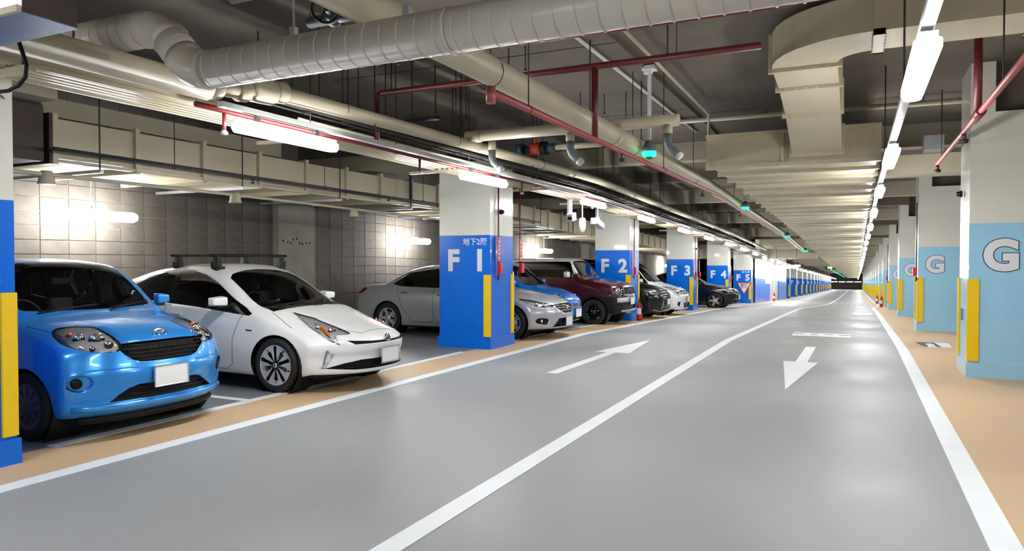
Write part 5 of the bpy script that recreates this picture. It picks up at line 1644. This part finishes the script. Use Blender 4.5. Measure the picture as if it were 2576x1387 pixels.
# bare rods
for i, (x, y, z) in enumerate([(-5.74, 7.44, 3.46), (-5.4, 7.55, 2.95), (-5.33, 7.58, 3.63), (-5.05, 7.62, 3.19), (-4.88, 7.9, 3.4), (-5.12, 8.75, 3.27), (-4.82, 8.47, 3.36), (-4.84, 8.64, 3.45), (-3.68, 7.58, 3.46), (-3.48, 7.61, 3.72), (-2.74, 7.75, 3.2), (-3.71, 10.07, 3.81), (-3.43, 10.35, 3.72), (-3.1, 10.36, 3.61), (-2.72, 9.83, 3.2), (-1.82, 7.59, 3.69), (-6.01, 7.57, 3.57), (-6.87, 7.48, 3.87), (-6.21, 10.86, 3.65), (-3.9, 5.6, 3.6), (-4.2, 6.1, 3.5), (-1.2, 5.4, 3.6), (-5.9, 5.9, 3.3), (-6.4, 6.6, 3.4)]):
    q = MB(); q.tube([(x, y, z), (x, y, SLAB)], .008, 6); q.lathe([(.001, -.012), (.018, -.01), (.018, .01), (.001, .012)], 6, 'z', (x, y, z))
    tag(q.build('hanger_rod', 'rod'), 'bare dark threaded rod hanging from the slab', 'rod', 'bare rods under the slab')
# round handwheel valve, top left
t = root('gate_valve', (-3.62, 4.30, 3.40), 'black spoked handwheel valve under the slab at the top left', 'valve')
q = MB(); q.tube([(.0, .0, 0), (.02, 0, 0)], .02, 8)
ax = Vector((.45, -.85, -.1)).normalized()
u = ax.orthogonal().normalized(); v = ax.cross(u)
q.tube([u*.10*math.cos(2*PI*i/24)+v*.10*math.sin(2*PI*i/24) for i in range(25)], .011, 8, caps=False)
for k in range(3):
    a = 2*PI*k/3+.4; d = u*math.cos(a)+v*math.sin(a); q.tube([d*.1, d*-.01], .008, 6)
q.build('handwheel', 'dark', t)
q = MB(); q.tube([(0, 0, 0), ax*-.16], .014, 8); q.build('stem', 'galv', t)
q = MB(); q.tube([ax*-.14, ax*-.3], [.04, .06], 12); q.sphere(tuple(ax*-.3), .07, 12, 8); q.build('valve_body', 'black', t)
q = MB(); q.tube([ax*-.3+Vector((-.25, 0, 0)), ax*-.3+Vector((.45, .0, .0))], .045, 12); q.build('pipe_stub', 'black', t)
pipe('upper_pipe', [(-4.9, 4.6, 3.78), (-2.0, 4.6, 3.80)], .05, 'cream', 'cream pipe end peeking in at the top edge left of the handwheel', follow=False)
# teal and orange valve behind the cross pipe
t = root('alarm_valve', (-4.62, 10.5, 3.29), 'orange and teal valve assembly behind the left cream pipe', 'valve')
for (x0, x1, r, m) in ((-.32, -.2, .10, 'valve'), (-.2, -.08, .06, 'valve'), (-.08, .10, .09, 'valvered'), (.10, .2, .11, 'dark'), (.2, .34, .07, 'valve')):
    q = MB(); q.tube([(x0, 0, 0), (x1, 0, 0)], r, 16); q.build('valve_section', m, t)
q = MB(); q.tube([(.34, 0, 0), (1.1, 0, .0)], .045, 12); q.build('pipe_stub', 'cream', t)
q = MB(); q.tube([(0, 0, .08), (0, 0, .2)], .03, 10); q.build('bonnet', 'valvered', t)
# black cable loop at the left pillar
q = MB(); q.tube([(-4.50, 2.6, 2.82), (-4.46, 2.6, 2.74), (-4.42, 2.6, 2.66), (-4.43, 2.6, 2.59), (-4.50, 2.6, 2.545), (-4.6, 2.6, 2.525), (-4.75, 2.6, 2.53), (-5.2, 2.9, 2.6)], .012, 8)
tag(q.build('cable_loop', 'dark'), 'thick black cable loop hanging beside the left pillar', 'cable')
# illuminated sign box, top left corner
t = root('light_box', (-3.68, 2.07, 2.6), 'illuminated box sign cut off at the top left corner', 'sign')
q = MB(); q.box(-.8, .345, -.125, .125, .004, .42); q.build('case', 'brown', t)
q = MB(); q.box(-.8, .35, -.13, .13, 0, .004); q.build('underside', 'bluesteel', t)
q = MB(); q.box(-.8, .34, -.145, -.125, .03, .42); q.build('lit_face', 'signlit', t)
q = MB(); q.box(-.8, .35, -.15, -.13, .0, .03); q.build('frame', 'cream', t)

# ------------------------------------------------------------------ small things
def green_lamp(y, label, group=None):
    z = 2.92+zf(y); x = -2.45
    t = root('green_lamp', (x, y, z), label, 'lamp', group)
    if group is None:
        q = MB(); q.cbox((0, 0, SLAB-2.92-.04), (.17, .17, .05)); q.cbox((-.02, 0, SLAB-2.92-.085), (.10, .1, .04)); q.build('ceiling_plate', 'white', t)
        q = MB(); q.cbox((0, 0, .60), (.042, .042, 1.0)); q.build('drop_rod', 'white', t)
        q = MB(); q.lathe([(.001, .15), (.045, .15), (.095, .06), (.105, .02), (.105, .01), (.001, .01)], 18); q.build('cap', 'greypipe', t)
    q = MB(); q.lathe([(.001, .012), (.088, .012), (.090, -.02), (.078, -.05), (.001, -.052)], 18); q.build('lens', 'green', t)
    q = MB(); q.lathe([(.001, -.052), (.05, -.052), (.042, -.085), (.001, -.09)], 14); q.build('sensor_dome', 'greencap', t)
green_lamp(9.24, 'green signal lamp on a white rod in the middle of the lane ceiling')
green_lamp(18.2, 'second green signal lamp beside the flat duct')
green_lamp(30.0, 'third green signal lamp beside the flat duct')
green_lamp(41.2, 'fourth green signal lamp beside the flat duct')
for y in [75, 84, 93, 102, 111, 120, 129, 138, 150, 162, 175]: green_lamp(y, 'tiny distant green signal lamp beside the flat duct', 'distant green lamps')
# hanging devices past F 1
t = root('camera_box', (-5.0, 13.08, 2.36), 'white boxed security camera hanging below the light row past the pillar lettered F 1', 'camera')
q = MB(); q.cbox((0, 0, .2), (.03, .03, .28)); q.cbox((-.05, 0, .18), (.05, .05, .3)); q.build('bracket', 'white', t)
q = MB(); q.cbox((0, 0, 0), (.13, .22, .15), Matrix.Rotation(.2, 3, 'X')); q.build('housing', 'white', t, bevel=.015)
q = MB(); q.cbox((.01, -.115, -.03), (.08, .01, .06), Matrix.Rotation(.2, 3, 'X')); q.build('window', 'gloss', t)
t = root('hanging_lamp', (-5.0, 13.7, 2.22), 'small white barrel lamp hanging on a rod past the pillar lettered F 1', 'lamp')
q = MB(); q.lathe([(.001, .16), (.04, .16), (.066, .13), (.07, .0), (.055, -.14), (.001, -.15)], 16); q.build('shade', 'white', t)
q = MB(); q.tube([(0, 0, .15), (0, 0, .62)], .012, 8); q.build('rod', 'white', t)
t = root('security_camera', (-5.0, 14.66, 2.31), 'white tilted bullet camera next to the hanging white lamp', 'camera')
q = MB(); q.cbox((0, 0, 0), (.16, .50, .13), Matrix.Rotation(-.22, 3, 'X')); q.build('housing', 'white', t, bevel=.02)
q = MB(); q.cbox((0, -.26, .02), (.12, .05, .10), Matrix.Rotation(-.22, 3, 'X')); q.build('hood', 'galv', t)
q = MB(); q.tube([(0, 0, .06), (0, 0, .5)], .012, 8); q.cbox((0, 0, .1), (.06, .06, .08)); q.build('mount', 'white', t)
# dome cameras on pillars
for (x, y, z, l_) in ((-5.60, 11.2, 2.36, 'small black sensor dome on the side of the pillar lettered F 1'), (-5.60, 27.95, 2.36, 'tiny black sensor dome on the pillar behind the white minivan'), (1.29, 11.5, 2.42, 'black sensor on the side of the nearest light blue pillar')):
    t = root('sensor_dome', (x, y, zf(y)+z), l_, 'sensor')
    s = 1 if x < 0 else -1
    q = MB(); q.sphere((s*.04, 0, 0), .038, 12, 8); q.build('dome', 'gloss', t)
    q = MB(); q.tube([(0, 0, 0), (s*.03, 0, 0)], .045, 14); q.build('base', 'dark', t)
q = MB(); q.cbox((1.305, 11.5, .78), (.03, .07, .16)); tag(q.build('socket_box', 'greypipe', bevel=.004), 'small grey socket box low on the nearest light blue pillar', 'box')
q = MB(); q.cbox((-5.61, 3.02, 1.405), (.02, .14, .13)); tag(q.build('notice_plate', 'white', bevel=.003), 'small white notice plate on the left edge pillar', 'sign')
t = root('orange_lamp', (-5.58, 35.95, zf(36)+2.45), 'glowing orange lamp at the corner of the pillar lettered F 4', 'lamp')
q = MB(); q.lathe([(.001, .05), (.05, .05), (.07, -.03), (.001, -.05)], 14); q.build('lens', 'orange', t)
# red drain pipes with sign strips and boxes on pillar sides
def fire_pipe(x, y, label, s=1, sign=True, m='red', boxes=True):
    t = root('fire_pipe', (x, y, zf(y)), label, 'pipe')
    q = MB(); q.tube([(0, 0, 1.17), (0, 0, 2.85)], .014, 8); q.tube([(0, 0, 1.22), (-s*.04, 0, 1.22)], .012, 8); q.build('riser', m, t)
    if sign:
        q = MB(); q.cbox((s*.02, -.02, 1.71), (.012, .09, .42)); q.build('name_strip', 'redbright', t)
        q = MB()
        for k in range(5): q.cbox((s*.028, -.03, 1.56+.07*k), (.004, .035, .035))
        tag(q.build('white_characters', 'letter', t), kind='stuff')
    if boxes:
        q = MB(); q.cbox((s*.035, 0, 1.38), (.06, .10, .18)); q.build('call_box', 'redbright', t, bevel=.008)
for (y, l_) in ((11.1, 'dark red riser with red box on the near half of pillar F 1'), (11.98, 'dark red riser with red box at the far edge of pillar F 1'), (19.5, 'dark red riser with red box behind the maroon crossover'), (27.9, 'dark red riser with red box behind the white minivan'), (28.6, 'dark red riser beside the windscreen of the black saloon'), (36.5, 'dark red riser with red box beyond the black saloon')):
    fire_pipe(-5.585, y, l_)
fire_pipe(1.15, 17.6, 'dark riser with a red box in front of the pillar lettered G 3', -1, False, 'black')
fire_pipe(1.2, 34.6, 'distant dark riser with a red box in the right row', -1, False, 'black')
def extinguisher(x, y, label, group=None):
    t = root('fire_extinguisher', (x, y, zf(y)), label, 'fire extinguisher', group)
    q = MB(); q.lathe([(.001, .02), (.07, .02), (.078, .04), (.078, .42), (.06, .48), (.028, .52), (.026, .56), (.001, .56)], 20); q.build('cylinder', 'redbright', t)
    q = MB(); q.lathe([(.079, .18), (.079, .36)], 20); q.build('label_sheet', 'white', t)
    q = MB(); q.cbox((0, 0, .59), (.03, .12, .03)); q.cbox((0, .03, .63), (.02, .12, .015)); q.tube([(0, -.04, .57), (.05, -.08, .5), (.09, -.07, .3), (.085, -.04, .18)], .011, 8); q.build('valve_and_hose', 'dark', t)
    q = MB(); q.lathe([(.001, .0), (.09, .0), (.09, .02)], 20); q.build('stand', 'dark', t)
extinguisher(-5.46, 19.6, 'red fire extinguisher standing beside the pillar lettered F 2')
extinguisher(-5.42, 55.6, 'small far red fire extinguisher in front of the white wall on the left')
extinguisher(1.18, 42.4, 'red fire extinguisher standing beside the fifth light blue pillar')
extinguisher(1.2, 52.5, 'tiny red fire extinguisher in the far right pillar row')
# far-off dark car by the left row

t = root('lit_sign', (-2.35, 78, zf(78)+3.0), 'small red glowing sign far down the lane beside the flat duct', 'sign')
q = MB(); q.cbox((0, 0, 0), (.9, .12, .3)); q.build('case', 'dark', t)
q = MB(); q.prism([(-.3, .1), (.32, .1), (.1, -.1), (-.05, -.1)], -.075, -.06, 'y'); q.build('lit_face', 'orange', t)
blue_hatchback(); white_liftback(); silver_saloon(); kei_hatchback(); maroon_crossover(); black_minivan(); white_minivan(); black_wagon(); black_saloon()
